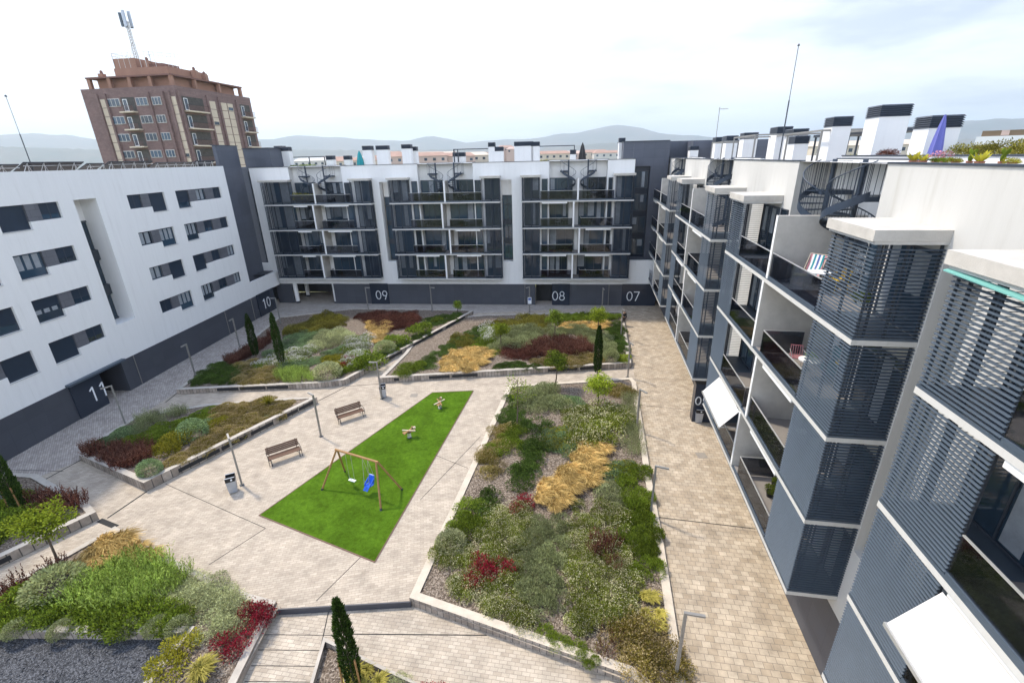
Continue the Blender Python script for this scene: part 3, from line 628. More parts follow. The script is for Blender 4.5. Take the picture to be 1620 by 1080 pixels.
signpanel(BW, -2.64, -.26, '09', -1.95); signpanel(BW, 20.9, 23.1, '08', 20.95)
signpanel(BW, 29.5, 33.6, '07', 30.1)
for x in (5.3, 17.5, -.1 + 28): mb = MB(); mb.tube((x, -.05, 0), (x, -.05, 2.68), .035, 'galv'); mb.build('downpipe', BW)
mb = MB(); mb.box(-15.9, 30.05, 1.9, 12, 15.7, 15.95, 'floor_tile'); mb.box(-15.9, 30, 12, 12.2, 0, 16.9, 'render'); mb.build('roof_terrace', BW)
for s_, w_, t_, zt in [(-14.3, 1.1, 5, 19.5), (-13.2, 1.1, 4.4, 19.35), (-7.7, .9, 5, 18.2), (-5.4, .8, 5, 18.15), (-2.2, 1.15, 4, 19.2), (-.4, 1.5, 4.3, 19.2), (2.8, 1.15, 4, 19.25), (3.2, 1.0, 5.2, 19.0), (8.7, .7, 5, 18.2), (9.5, .7, 5, 18.2), (13.4, .8, 4, 19.2), (14.3, 1.0, 4, 18.7), (17.3, 2.3, 4, 19.2), (18.7, 1.0, 4, 19.15), (23.2, .7, 4, 18.15), (28.9, .7, 4, 19.3)]:
    louvred_chimney(BW, s_, t_, w_, .9, 15.95, zt, .5)
mb = MB(); mb.box(8.7, 13, 3.9, 4.0, 18.5, 18.6, 'steel_dark'); mb.box(8.6, 8.75, 3.9, 4.0, 15.95, 18.6, 'steel_dark'); mb.box(9.1, 9.2, 3.9, 4.0, 15.95, 18.5, 'steel_dark'); mb.build('pergola_frame', BW); mb = MB(); mb.box(18.9, 23.4, 3.9, 4.0, 18.6, 18.7, 'steel_dark'); mb.box(23.3, 23.4, 3.9, 4.0, 15.95, 18.6, 'steel_dark')
mb.build('pergola_frame', BW); mb = MB(); mb.box(-13.3, -9, 6, 6.1, 18.1, 18.2, 'steel_dark'); mb.box(-9.1, -9, 6, 6.1, 15.95, 18.1, 'steel_dark'); mb.box(-11.2, -11.1, 6, 6.1, 15.95, 18.1, 'steel_dark')
mb.build('pergola_frame', BW)

# dark corner blocks between the wings
CL = thing('corner_block', 'dark grey stair tower in the far left corner between two white wings', 'stair tower', BO, B_RZ)
mb = MB(); wall_holes(mb, -17.0, -12, 4.4, 17.1, .9, [(-16.7, -15.2, 5.6, 16.6)], .3, 'tower_grey'); mb.face([(-16.7, 1.2, 5.6), (-15.2, 1.2, 5.6), (-15.2, 1.2, 16.6), (-16.7, 1.2, 16.6)], 'panel')
mb.box(-17.0, -13.6, 1.3, 6, 17.1, 19.2, 'tower_grey'); mb.box(-17.1, -13.5, 1.2, 6.1, 19.2, 19.26, 'steel_dark')
mb.box(-19.3, -15.5, -2.5, .8, 4.36, 4.4, 'louvre_dark'); mb.box(-19.5, -17.0, .95, 6, 0, 17.1, 'tower_grey')
mb.build('wall', CL)
for k in range(4): glass_door(CL, -16.62, -15.3, 5.9 + k * 2.75, 7.9 + k * 2.75, 1.19, 1, curtain=1, name='window')
q = LM; mb = MB(); mb.box(28.9, 31.6, 2.0, 2.4, 0, 17.2, 'tower_grey'); mb.box(31.6, 35.6, 2.0, 2.4, 0, 19.45, 'tower_grey'); mb.box(31.5, 35.7, 1.95, 2.5, 19.45, 19.52, 'steel_dark')
LT = mb.build('side_wall', CL); LT.matrix_parent_inverse = frame(BO, B_RZ).inverted(); LT.location = LO; LT.rotation_euler = (0, 0, L_RZ)
CR = thing('corner_block', 'dark grey stair tower in the far right corner behind entrance 07', 'stair tower', BO, B_RZ)
mb = MB(); wall_holes(mb, 30.055, 33.9, .0, 18.85, 1.9, [(30.2, 32.1, 5.7, 16.2)], .35, 'tower_grey'); mb.face([(30.2, 2.25, 5.7), (32.1, 2.25, 5.7), (32.1, 2.25, 16.2), (30.2, 2.25, 16.2)], 'panel')
mb.box(28.9, 30.05, 1.9, 6, 17.06, 18.85, 'tower_grey'); mb.box(28.8, 34.0, 1.8, 8, 18.85, 18.92, 'steel_dark'); mb.box(33.9, 34.1, 1.9, 6, 0, 18.85, 'tower_grey')
mb.box(33.9, 42, 6.0, 6.3, 0, 18.9, 'tower_grey'); mb.build('wall', CR)
for k in range(4): glass_door(CR, 30.3, 32.0, 6.0 + k * 2.6, 7.9 + k * 2.6, 2.24, 2, curtain=1, name='window')

# ------------------------------------------------ left wing
LW = thing('apartment_building', 'left-hand white apartment wing with rows of stepped dark windows and entrance 11', 'apartment building', LO, L_RZ)
tops = [6.1, 9.15, 12.18, 15.25]; holes = []; wins = []
for zt in tops:
    wins += [('A', 15.7, 19.78, zt), ('B', 21.2, 27.8, zt), ('C', 5.5, 9.77, zt), ('D', .0, 4.33, zt), ('B', -10.2, -3.6, zt)]
def wparts(ty, a, b, zt):   # (x0,x1,deep,kind)
    if ty == 'A': return [(a, 17.12, 0, 'g'), (17.12, 18.02, 0, 'p'), (18.02, b, 1, 's')]
    if ty == 'B': return [(a, a + 1.75, 1, 's'), (a + 1.75, a + 2.8, 0, 'p'), (a + 2.8, a + 4.1, 0, 'g'), (a + 4.1, a + 5.4, 0, 'p'), (a + 5.4, b, 0, 'g')]
    if ty == 'C': return [(a, 7.42, 1, 's'), (7.42, 8.37, 0, 'p'), (8.37, b, 0, 'g')]
    return [(a, 1.42, 0, 'g'), (1.42, 2.38, 0, 'p'), (2.38, b, 1, 's')]
for ty, a, b, zt in wins:
    for (x0, x1, dp, kd) in wparts(ty, a, b, zt): holes.append((x0, x1, zt - (1.6 if dp else 1.12), zt))
holes.append((10.95, 12.82, 5.55, 15.25))
mb = MB(); wall_holes(mb, -22, 29.13, 2.68, 17.35, 0, [h for h in holes if h[0] != 10.95], .22, 'render') if False else None
wall_holes(mb, -22, 10.2, 2.68, 17.3, 0, [h for h in holes if h[1] < 10.5], .22, 'render'); wall_holes(mb, 10.2, 13.6, 2.68, 17.3, 0, [(10.95, 12.82, 5.55, 15.25)], 1.55, 'render')
wall_holes(mb, 13.6, 29.13, 2.68, 17.3, 0, [h for h in holes if h[0] > 13.6], .22, 'render')
mb.box(29.131, 35.2, 0, .3, 2.68, 4.42, 'render'); mb.face([(29.13, 0, 2.68), (29.13, 9, 2.68), (29.13, 9, 17.3), (29.13, 0, 17.3)], 'render'); mb.face([(-22, 0, 17.3), (29.13, 0, 17.3), (29.13, .25, 17.3), (-22, .25, 17.3)], 'render')
mb.face([(-22, .25, 16.3), (29.13, .25, 16.3), (29.13, .25, 17.3), (-22, .25, 17.3)], 'render')
mb.build('facade_wall', LW)
for wi, (ty, a, b, zt) in enumerate(wins):
    deep = [p for p in wparts(ty, a, b, zt) if p[2]][0]; fr = MB(); Y = .2
    for (x0, x1, dp, kd) in wparts(ty, a, b, zt):
        zb_ = zt - (1.6 if dp else 1.12)
        if kd != 'p':
            fr.box(x0 + .001, x0 + .06, Y - .05, Y, zb_ + .001, zt - .001, 'steel_dark'); fr.box(x1 - .06, x1 - .001, Y - .05, Y, zb_ + .001, zt - .001, 'steel_dark'); fr.box(x0 + .06, x1 - .06, Y - .05, Y, zb_ + .001, zb_ + .06, 'steel_dark'); fr.box(x0 + .06, x1 - .06, Y - .05, Y, zt - .06, zt - .001, 'steel_dark')
            if not dp: xm = (x0 + x1) / 2; fr.box(xm - .03, xm + .03, Y - .045, Y - .002, zb_ + .06, zt - .06, 'steel_dark')
    fr.box(a + .002, b - .002, Y - .012, Y - .006, zt - .045, zt - .02, 'steel_dark'); w = fr.build('window', LW)
    r_ = rng.random()
    for (x0, x1, dp, kd) in wparts(ty, a, b, zt):
        zb_ = zt - (1.6 if dp else 1.12)
        if kd == 'p': m_ = MB(); m_.box(x0 + .004, x1 - .004, .05, .21, zb_ + .001, zt - .001, 'cladding'); m_.build('cladding_panel', w)
        else:
            m_ = MB(); m_.box(x0 + .06, x1 - .06, Y - .02, Y - .005, zb_ + .06, zt - .06, 'pane'); m_.build('pane', w)
            op = rng.choice([0, .0, .3, .55, 1.0], p=[.38, .1, .17, .15, .2]) if dp else rng.choice([0, .3, 1.0], p=[.4, .3, .3])
            zs_ = zb_ + .06 + (zt - zb_ - .12) * op
            if op < .99:
                m_ = MB(); m_.box(x0 + .062, x1 - .062, Y - .042, Y - .022, zs_, zt - .06, 'shutter'); m_.build('roller_shutter', w)
            if op > .3:
                m_ = MB(); k_ = 3 if dp else 2
                for i in range(k_): xx = x0 + .1 + (x1 - x0 - .2) * i / k_; m_.box(xx + .05, xx + (x1 - x0) / k_ * .7, Y - .0215, Y - .0205, zb_ + (.55 if dp else .1), zs_ - .04, 'curtain')
                m_.build('curtain', w)
    x0, x1 = deep[0], deep[1]; m_ = MB(); m_.box(x0 - .02, x1 + .02, -.03, .15, zt - 1.64, zt - 1.602, 'alu'); m_.build('sill', w)
mb = MB(); mb.box(10.95, 12.82, 1.50, 1.55, 5.55, 13.6, 'pane'); mb.box(10.95, 12.82, 1.45, 1.6, 13.6, 15.25, 'render')
for z in (5.56, 7.6, 8.4, 10.4, 11.2, 13.45): mb.box(10.95, 12.82, 1.42, 1.499, z, z + .14, 'steel_dark')
for z in (7.7, 10.5): mb.box(11.0, 12.8, 1.25, 1.44, z, z + .8, 'louvre_dark')
mb.box(11.85, 11.95, 1.42, 1.498, 5.6, 13.5, 'steel_dark'); mb.build('stair_window', LW)
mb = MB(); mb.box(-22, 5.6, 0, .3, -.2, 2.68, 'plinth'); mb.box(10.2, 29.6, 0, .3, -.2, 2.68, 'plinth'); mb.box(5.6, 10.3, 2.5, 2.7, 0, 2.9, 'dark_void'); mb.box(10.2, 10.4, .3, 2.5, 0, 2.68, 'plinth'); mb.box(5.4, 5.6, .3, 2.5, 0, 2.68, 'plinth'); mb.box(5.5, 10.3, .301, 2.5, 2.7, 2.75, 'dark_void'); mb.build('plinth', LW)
mb = MB(); mb.box(5.45, 10.35, -.35, .3, 2.70, 2.86, 'louvre'); mb.build('entrance_canopy', LW)
signpanel(LW, 5.6, 8.05, '11', 6.75, 1.15, .75, -.1); signpanel(LW, 29.65, 33.3, '10', 30.5, 1.2, .75)
for x in (11.4, 23.6, 28.5): mb = MB(); mb.tube((x, -.05, 0), (x, -.05, 2.68), .03, 'galv'); mb.build('downpipe', LW)
mb = MB(); mb.box(-22, 29.1, .3, 12, 16.0, 16.3, 'floor_tile'); mb.box(-22, 29.1, 12, 12.2, 0, 17, 'render'); mb.build('roof', LW)
# solar panels along the parapet, tilted away from the court
for i, (a, b) in enumerate([(-6, -1.2), (-1, 3.6), (3.8, 8.6), (8.9, 13.4), (13.6, 15.2), (15.6, 20.2), (20.5, 25.6), (25.8, 28.8)]):
    yl, yh = 1.9, .55; zh = 17.72 + (.12 if i % 2 else 0); zl = 17.05
    m_ = MB(); m_.hexa([(a, yh, zh), (b, yh, zh), (b, yl, zl), (a, yl, zl), (a, yh, zh + .05), (b, yh, zh + .05), (b, yl, zl + .05), (a, yl, zl + .05)], 'panel')
    o = m_.build('solar_panel', LW); m_ = MB(); x = a + .3
    while x < b:
        m_.tube((x, yh + .05, zh - .02), (x + .0, .8, 16.3), .022, 'alu'); m_.tube((x, yh + .1, zh - .05), (x + .28, .75, 17.25), .02, 'alu'); m_.tube((x, yh + .1, zh - .05), (x - .28, .75, 17.25), .02, 'alu'); x += 1.15
    m_.tube((a, .62, zh - .2), (b, .62, zh - .2), .02, 'alu'); m_.build('support_frame', o)
# slender rods on the roofs
def rod(label, x, y, z0, z1, r=.03, name='antenna_mast'):
    mb = MB(); mb.tube((0, 0, 0), (0, 0, (z1 - z0) * .6), r, 'steel_dark', 6); mb.tube((0, 0, (z1 - z0) * .6), (0, 0, z1 - z0), r * .5, 'steel_dark', 6); mb.lathe([(.07, 0), (.07, .05), (.02, .12)], (0, 0, z1 - z0), 'steel_dark', 8); mb.box(-.2, .2, -.2, .2, 0, .08, 'concrete')
    mb.build(name, None, label, 'antenna mast', loc=(x, y, z0))
p = LM @ Vector((9.7, .9, 0)); rod('thin rod mast standing on the left wing roof', p.x, p.y, 16.3, 21.9)
p = RM @ Vector((-22.5, 5.0, 0)); rod('tall thin lightning rod on the right wing roof', p.x, p.y, 15.95, 23.4, .04)
mb = MB(); mb.tube((0, 0, 0), (0, 0, 3.6), .035, 'galv'); mb.tube((-.1, 0, 3.4), (1.0, 0, 3.4), .025, 'galv')
for i in range(5): mb.tube((.1 + i * .2, -.3, 3.4), (.1 + i * .2, .3, 3.4), .012, 'galv')
p = RM @ Vector((-50, 7, 0)); mb.build('tv_aerial', None, 'small television aerial above the dark block at the back right', 'aerial', loc=(p.x, p.y, 18.75))

# ================================================================== STREET FURNITURE
GL = 'slim grey street lamps around the courtyard'
def lamp(label, base, tip, z0=0., h=3.2):
    b = g(*base, z0); t = g(*tip, z0 + h); az = math.atan2(t[1] - b[1], t[0] - b[0])
    o = thing('street_lamp', label, 'street lamp', tuple(b), az, GL)
    m = MB(); m.box(-.05, .05, -.05, .05, .02, h, 'galv'); m.build('pole', o)
    m = MB(); m.box(.05, .62, -.05, .05, h - .07, h - .001, 'galv'); m.box(.2, .6, -.04, .04, h - .085, h - .0705, 'white'); m.build('lamp_arm', o)
    m = MB(); m.box(-.12, .12, -.12, .12, -.01, .02, 'steel_dark'); m.build('base_plate', o)
for lb, b, t in [('street lamp beside the near silver litter bin, left of the turf', (383, 767), (361, 690)), ('street lamp standing between the two wooden benches', (508, 690), (487, 620)),
                 ('street lamp beside the far litter bin at the tip of the wedge-shaped bed', (604, 631), (589, 572)), ('street lamp in front of entrance 11', (199, 672), (166, 612)),
                 ('street lamp at the left tip of the long far bed', (310, 597), (288, 547)), ('street lamp left of the two cypresses in the long far bed', (379.8, 550.7), (360, 508)),
                 ('street lamp in front of entrance 10', (444.4, 513), (428, 471)), ('street lamp just left of entrance 09', (583.3, 494), (590, 455)), ('street lamp between entrances 09 and 08, left one', (684, 494), (691, 455)),
                 ('street lamp with a small white notice, left of entrance 08', (838, 494), (832, 455)), ('street lamp between entrances 08 and 07', (952, 497), (957, 459)),
                 ('street lamp beside the standing person at the far end of the right path', (982, 536), (996, 498)), ('street lamp at the near right corner of the wedge-shaped bed', (993, 597), (1007, 550)),
                 ('street lamp at the top right of the largest bed', (1007, 682), (1026, 622)), ('street lamp halfway down the right edge of the largest bed', (1029, 818), (1057, 740)),
                 ('nearest street lamp, at the bottom right corner of the largest bed', (1069, 1070), (1114, 973)), ('street lamp at the left edge of the photo by the tall cypress', (12, 804), (-20, 735))]:
    lamp(lb, b, t)
b = g(838, 494); mb = MB(); mb.box(-.22, .22, -.10, -.07, 1.1, 1.9, 'sign_white'); mb.box(-.17, .17, -.106, -.101, 1.55, 1.83, 'blue_trim'); mb.build('notice_board', None, 'small white and blue notice fixed to the lamp left of entrance 08', 'notice', loc=tuple(b))

def bin_(label, px, rz):
    b = g(*px); o = thing('litter_bin', label, 'litter bin', tuple(b), rz, 'silver litter bins')
    m = MB(); w = .24
    m.hexa([(-.2, -.2, .05), (.2, -.2, .05), (.2, .2, .05), (-.2, .2, .05), (-w, -w, .80), (w, -w, .80), (w, w, .80), (-w, w, .80)], 'bin_steel'); m.build('body', o)
    m = MB()
    for (a, b_, c, d) in ((-w, w, -w, -w + .02), (-w, w, w - .02, w)): m.box(a, b_, c, d, .80, 1.06, 'black')
    m.box(-w, -w + .02, -w + .02, w - .02, .80, .98, 'black'); m.box(w - .02, w, -w + .02, w - .02, .80, .98, 'black'); m.box(-w + .02, w - .02, -w + .02, w - .02, .795, .82, 'black'); m.build('hood', o)
    m = MB(); m.box(-w - .01, w + .01, -w - .01, -w + .04, 1.06, 1.08, 'bin_steel'); m.box(-w - .01, w + .01, w - .04, w + .01, 1.06, 1.08, 'bin_steel'); m.box(.03, .12, -w - .012, -w - .002, .88, .98, 'sign_white'); m.build('rim', o)
    m = MB(); m.box(-.12, .12, -.12, .12, -.01, .05, 'steel_dark'); m.build('foot', o)
bin_('silver litter bin beside the near left lamp', (370, 777), rad(25)); bin_('silver litter bin at the left tip of the wedge-shaped bed', (607, 628), rad(10)); bin_('grey litter bin against the right wing beside the white awning', (1104, 667), rad(-8))

def bench(label, x, y):
    o = thing('park_bench', label, 'bench', (x, y, 0), math.atan2(1.1, 1.5), 'slatted wooden benches'); Lh = .95
    m = MB()
    for i in range(5): m.box(-Lh, Lh, -.42 + i * .105, -.42 + i * .105 + .08, .42 + .006 * abs(i - 2), .455 + .006 * abs(i - 2), 'wood_dark')
    m.build('seat', o); m = MB()
    for i in range(4): z = .54 + i * .105; y_ = .14 + i * .035; m.hexa([(-Lh, y_, z), (Lh, y_, z), (Lh, y_ + .03, z), (-Lh, y_ + .03, z), (-Lh, y_ + .028, z + .08), (Lh, y_ + .028, z + .08), (Lh, y_ + .058, z + .08), (-Lh, y_ + .058, z + .08)], 'wood_dark')
    m.build('backrest', o)
    for x_ in (-.82, .82):
        m = MB(); m.path([(x_, -.46, 0), (x_, -.42, .22), (x_, -.40, .41), (x_, .10, .41), (x_, .16, .2), (x_, .26, 0)], .022, 'black'); m.path([(x_, .10, .41), (x_, .2, .62), (x_, .31, .98)], .02, 'black')
        m.path([(x_ * 1.17, .2, .66), (x_ * 1.17, -.1, .68), (x_ * 1.17, -.38, .64), (x_ * 1.17, -.45, .5), (x_ * 1.17, -.44, 0)], .018, 'black'); m.tube((x_, .2, .64), (x_ * 1.17, .2, .66), .016, 'black'); m.tube((x_, -.4, .41), (x_ * 1.17, -.44, .41), .016, 'black')
        m.build('leg', o)
bench('wooden bench nearer the camera, between the near lamp and the walled bed', -14.6, 25.15); bench('wooden bench farther from the camera, between the middle lamp and the turf', -11.95, 29.95)

# swing set
o = thing('swing_set', 'timber swing frame with a blue seat on the green turf', 'swing', (-8.75, 21.85, 0), math.atan2(21.0 - 22.7, -6.94 + 10.55))
Lh = 2.0; legs = [(-Lh, -.92), (-Lh, .92), (Lh, -.92), (Lh, .92)]
for (x_, y_) in legs:
    m = MB(); m.tube((x_ * 1.06, y_, 0), (x_ * .71, y_ * .05, 2.30), .055, 'wood', 8); m.tube((x_ * 1.06, y_, 0), (x_ * 1.045, y_ * .955, .12), .065, 'steel_dark', 8); m.build('leg', o)
m = MB(); m.tube((-Lh * .76, 0, 2.32), (Lh * .76, 0, 2.32), .062, 'wood', 8); m.build('top_beam', o)
m = MB(); m.hexa([(.35, -.18, .52), (.85, -.18, .52), (.85, .16, .50), (.35, .16, .50), (.33, -.20, .56), (.87, -.20, .56), (.87, .18, .54), (.33, .18, .54)], 'blue_plastic')
m.hexa([(.35, .16, .50), (.85, .16, .50), (.80, .38, 1.15), (.40, .38, 1.15), (.33, .20, .52), (.87, .20, .52), (.83, .43, 1.17), (.37, .43, 1.17)], 'blue_plastic')
m.hexa([(.33, -.2, .54), (.38, -.2, .54), (.38, .3, .8), (.33, .3, .8), (.33, -.2, .66), (.38, -.2, .66), (.38, .34, 1.0), (.33, .34, 1.0)], 'blue_plastic'); m.hexa([(.82, -.2, .54), (.87, -.2, .54), (.87, .3, .8), (.82, .3, .8), (.82, -.2, .66), (.87, -.2, .66), (.87, .34, 1.0), (.82, .34, 1.0)], 'blue_plastic')
m.hexa([(.4, -.42, .30), (.58, -.42, .30), (.58, -.18, .52), (.4, -.18, .52), (.4, -.45, .34), (.58, -.45, .34), (.58, -.2, .56), (.4, -.2, .56)], 'blue_plastic'); m.hexa([(.63, -.42, .30), (.8, -.42, .30), (.8, -.18, .52), (.63, -.18, .52), (.63, -.45, .34), (.8, -.45, .34), (.8, -.2, .56), (.63, -.2, .56)], 'blue_plastic')
m.v = [(.6 + (x_ - .6) * .78, y_ * .78, .5 + (z_ - .5) * .78) for x_, y_, z_ in m.v]; sw = m.build('bucket_seat', o, 'bright blue moulded seat'); m = MB()
for x_ in (.42, .78): m.tube((x_, .28, .99), (x_, 0, 2.3), .012, 'alu', 4); m.tube((x_, -.16, .62), (x_, 0, 2.3), .012, 'alu', 4)
m.build('chain', sw)
m = MB(); m.box(-.85, -.4, -.09, .09, .47, .50, 'white'); sw = m.build('flat_seat', o, 'pale flat seat'); m = MB()
for x_ in (-.82, -.43): m.tube((x_, 0, .5), (x_, 0, 2.3), .010, 'alu', 4)
m.build('chain', sw)
def springer(label, px, rz):
    o = thing('spring_rider', label, 'spring rider', tuple(g(*px)), rz, 'spring riders on the turf'); m = MB(); pts = [(.11 * math.cos(t * .7), .11 * math.sin(t * .7), .03 + t * .0095) for t in range(40)]
    m.path(pts, .016, 'alu', 5); m.box(-.14, .14, -.14, .14, .0, .03, 'steel_dark'); m.build('spring', o)
    m = MB(); m.box(-.12, .12, -.12, .12, .41, .44, 'steel_dark'); m.box(-.42, .42, -.09, .09, .441, .49, 'wood'); m.build('seat_board', o)
    m = MB(); m.bar((-.38, -.3, .52), (.38, .3, .60), .08, .05, 'wood'); m.bar((-.38, .3, .52), (.38, -.3, .60), .08, .05, 'cream'); m.build('cross_board', o)
    m = MB(); m.box(.20, .26, -.05, .05, .49, .82, 'wood'); m.tube((.23, -.2, .74), (.23, .2, .74), .02, 'steel_dark'); m.box(.30, .46, -.07, .07, .62, .74, 'cream'); m.build('handle', o)
springer('wooden spring rider in the middle of the turf', (648, 692), .4); springer('wooden spring rider at the far tip of the turf', (696, 646), 1.4)

# person standing by the far lamp
def skin_mesh(name, pts, edges, radii, m, parent=None, lvl=1):
    me = bpy.data.meshes.new(name); me.from_pydata(pts, edges, []); o = bpy.data.objects.new(name, me); C.objects.link(o)
    if parent: o.parent = parent
    s = o.modifiers.new('skin', 'SKIN'); s.use_smooth_shade = True
    for i, r in enumerate(radii): me.skin_vertices[0].data[i].radius = (r, r)
    me.skin_vertices[0].data[0].use_root = True
    ss = o.modifiers.new('sub', 'SUBSURF'); ss.levels = ss.render_levels = lvl; me.materials.append(MT[m]); return o
pp = g(986.5, 515); PR = thing('person', 'person in dark clothes standing on the path beside the far bed', 'person', tuple(pp), rad(200))
pts = [(0, 0, .95), (0, 0, 1.15), (0, 0, 1.38), (0, 0, 1.50), (0, .01, 1.60), (0, .015, 1.70),
       (.10, 0, .88), (.11, .02, .48), (.12, 0, .08), (.12, .14, .03), (-.10, 0, .88), (-.12, -.03, .48), (-.13, -.12, .08), (-.13, .02, .03),
       (.20, 0, 1.40), (.25, .02, 1.13), (.24, .10, .90), (.24, .13, .80), (-.20, 0, 1.40), (-.25, .0, 1.13), (-.25, .07, .88), (-.25, .09, .79)]
ed = [(0, 1), (1, 2), (2, 3), (3, 4), (4, 5), (0, 6), (6, 7), (7, 8), (8, 9), (0, 10), (10, 11), (11, 12), (12, 13), (2, 14), (14, 15), (15, 16), (16, 17), (2, 18), (18, 19), (19, 20), (20, 21)]
rd = [.13, .13, .15, .055, .085, .085, .085, .06, .045, .04, .085, .06, .045, .04, .065, .045, .033, .035, .065, .045, .033, .035]
skin_mesh('body', pts, ed, rd, 'skin', PR)
def pick(idx, grow): mp = {j: i for i, j in enumerate(idx)}; return [pts[j] for j in idx], [(mp[a], mp[b]) for a, b in ed if a in mp and b in mp], [rd[j] + grow for j in idx]
for nm, idx in (('jacket', [0, 1, 2, 14, 15, 16, 18, 19, 20]), ('trousers', [0, 6, 7, 8, 10, 11, 12])): a_, b_, c_ = pick(idx, .015); skin_mesh(nm, a_, b_, c_, 'black', PR)
m = MB(); m.lathe([(.10, 0), (.115, .05), (.10, .11), (.05, .15), (.0, .16)], (0, -.01, 1.62), 'black', 10); m.build('hair', PR)
for x_ in (.12, -.13): m = MB(); yy = .05 if x_ > 0 else -.06; m.box(x_ - .05, x_ + .05, yy - .10, yy + .16, 0, .07, 'black'); m.build('shoe', PR)

# ---------------------------------------------------------------- things on balconies and roofs
def at(M, x, y, z): v = M @ Vector((x, y, z)); return tuple(v)
def table(label, M, rz0, x, y, z, r=.35, h=.72, top='white', legs='alu', rz=0):
    o = thing('balcony_table', label, 'table', at(M, x, y, z), rz0 + rz); m = MB(); m.lathe([(r, 0), (r, .03)], (0, 0, h - .03), top, 20); m.build('table_top', o); m = MB()
    for a in (.8, 2.4, 3.9, 5.5): m.tube((r * .85 * math.cos(a), r * .85 * math.sin(a), 0), (r * .3 * math.cos(a), r * .3 * math.sin(a), h - .03), .012, legs)
    m.build('legs', o); return o
def chair(label, M, rz0, x, y, z, m_, rz, frame_m=None, group=None):
    o = thing('balcony_chair', label, 'chair', at(M, x, y, z), rz0 + rz, group); f = frame_m or m_
    m = MB(); m.box(-.22, .22, -.22, .22, .43, .46, m_); m.build('seat', o); m = MB()
    for i in range(6): a = -.2 + i * .08; m.tube((a, .2, .46), (a, .27, .82), .012, m_)
    m.tube((-.22, .27, .82), (.22, .27, .82), .016, m_); m.build('backrest', o); m = MB()
    for (a, b) in ((-.2, -.2), (.2, -.2), (-.2, .2), (.2, .2)): m.tube((a * 1.2, b * 1.2, 0), (a, b, .43), .013, f)
    m.path([(-.23, .24, .66), (-.25, -.15, .64), (-.22, -.2, .43)], .012, f); m.path([(.23, .24, .66), (.25, -.15, .64), (.22, -.2, .43)], .012, f); m.build('legs', o); return o
Z3 = 12.7
# deck chair with striped cloth
o = thing('deck_chair', 'deck chair with pink and blue striped cloth on the top right-wing balcony', 'deck chair', at(RM, -5.9, 1.25, Z3), R_RZ + rad(45))
m = MB()
for x_ in (-.3, .3): m.tube((x_, -.35, 0), (x_, .27, 1.08), .018, 'cream'); m.tube((x_, .35, 0), (x_, -.40, .42), .018, 'cream')
for (y_, z_) in ((.27, 1.08), (-.40, .42), (-.35, 0), (.35, 0)): m.tube((-.3, y_, z_), (.3, y_, z_), .016, 'cream')
m.build('frame', o); m = MB(); cs = ['fl_pink', 'white', 'teal_bright', 'white', 'blue_trim', 'white', 'teal_bright', 'fl_pink']; pr = [(.27, 1.08), (.16, .72), (.0, .42), (-.22, .33), (-.40, .42)]
for i in range(8):
    a, b = -.28 + i * .07, -.28 + (i + 1) * .07
    for (y0, z0), (y1, z1) in zip(pr, pr[1:]): m.hexa([(a, y0, z0), (b, y0, z0), (b, y1, z1), (a, y1, z1), (a, y0, z0 + .008), (b, y0, z0 + .008), (b, y1, z1 + .008), (a, y1, z1 + .008)], cs[i])
m.build('cloth', o)
table('small round white table between the yellow and olive chairs on the top right-wing balcony', RM, R_RZ, -4.75, .95, Z3, .38)
chair('yellow chair behind the round table on the top right-wing balcony', RM, R_RZ, -4.75, 1.65, Z3, 'yellow', rad(10)); chair('olive chair in front of the round table on the top right-wing balcony', RM, R_RZ, -5.4, .6, Z3, 'olive', rad(150))
Z2 = 9.63
o = thing('garden_sofa', 'rounded teal garden sofa with a zigzag cushion on a right-wing balcony', 'sofa', at(RM, -4.2, 2.1, Z2), R_RZ); m = MB()
for i in range(12):
    a0, a1 = math.pi * i / 12, math.pi * (i + 1) / 12; q = lambda a, r, z: (.62 * r * math.cos(a), .30 * r * math.sin(a), z)
    m.hexa([q(a0, .9, .2), q(a1, .9, .2), q(a1, 1.05, .2), q(a0, 1.05, .2), q(a0, 1, .95), q(a1, 1, .95), q(a1, 1.15, .95), q(a0, 1.15, .95)], 'teal')
m.build('backrest', o); m = MB(); m.lathe([(.5, .2), (.55, .3), (.5, .42)], (0, -.05, 0), 'teal', 20); m.build('seat', o)
m = MB()
for i in range(10): m.hexa([(-.32 + i * .06, .12, .45), (-.29 + i * .06, .12, .45), (-.29 + i * .06, .2, .45), (-.32 + i * .06, .2, .45), (-.32 + i * .06, .18, .8), (-.29 + i * .06, .18, .8), (-.29 + i * .06, .26, .8), (-.32 + i * .06, .26, .8)], 'white'); m.hexa([(-.29 + i * .06, .12, .45), (-.26 + i * .06, .12, .45), (-.26 + i * .06, .2, .45), (-.29 + i * .06, .2, .45), (-.29 + i * .06, .18, .8), (-.26 + i * .06, .18, .8), (-.26 + i * .06, .26, .8), (-.29 + i * .06, .26, .8)], 'black')
m.build('cushion', o, 'black and white zigzag cushion')
m = MB(); m.box(-.18, .08, -.1, .12, .46, .58, 'yellow'); m.build('cushion', o, 'plain yellow cushion')
table('pale folding table with a plant on it beside the teal sofa', RM, R_RZ, -4.0, .95, Z2, .36)
chair('pink folding chair beside the pale table on the teal sofa balcony', RM, R_RZ, -4.9, .9, Z2, 'fl_pink', rad(80), 'alu')
o = thing('toy_table', 'orange toy table with a basket of toys on a right-wing balcony', 'toy table', at(RM, -7.55, 1.0, 6.55), R_RZ); m = MB(); m.box(-.4, .4, -.25, .25, .45, .49, 'orange'); m.build('table_top', o); m = MB()
for a in (-.36, .36):
    for b in (-.21, .21): m.box(a - .02, a + .02, b - .02, b + .02, 0, .45, 'orange')
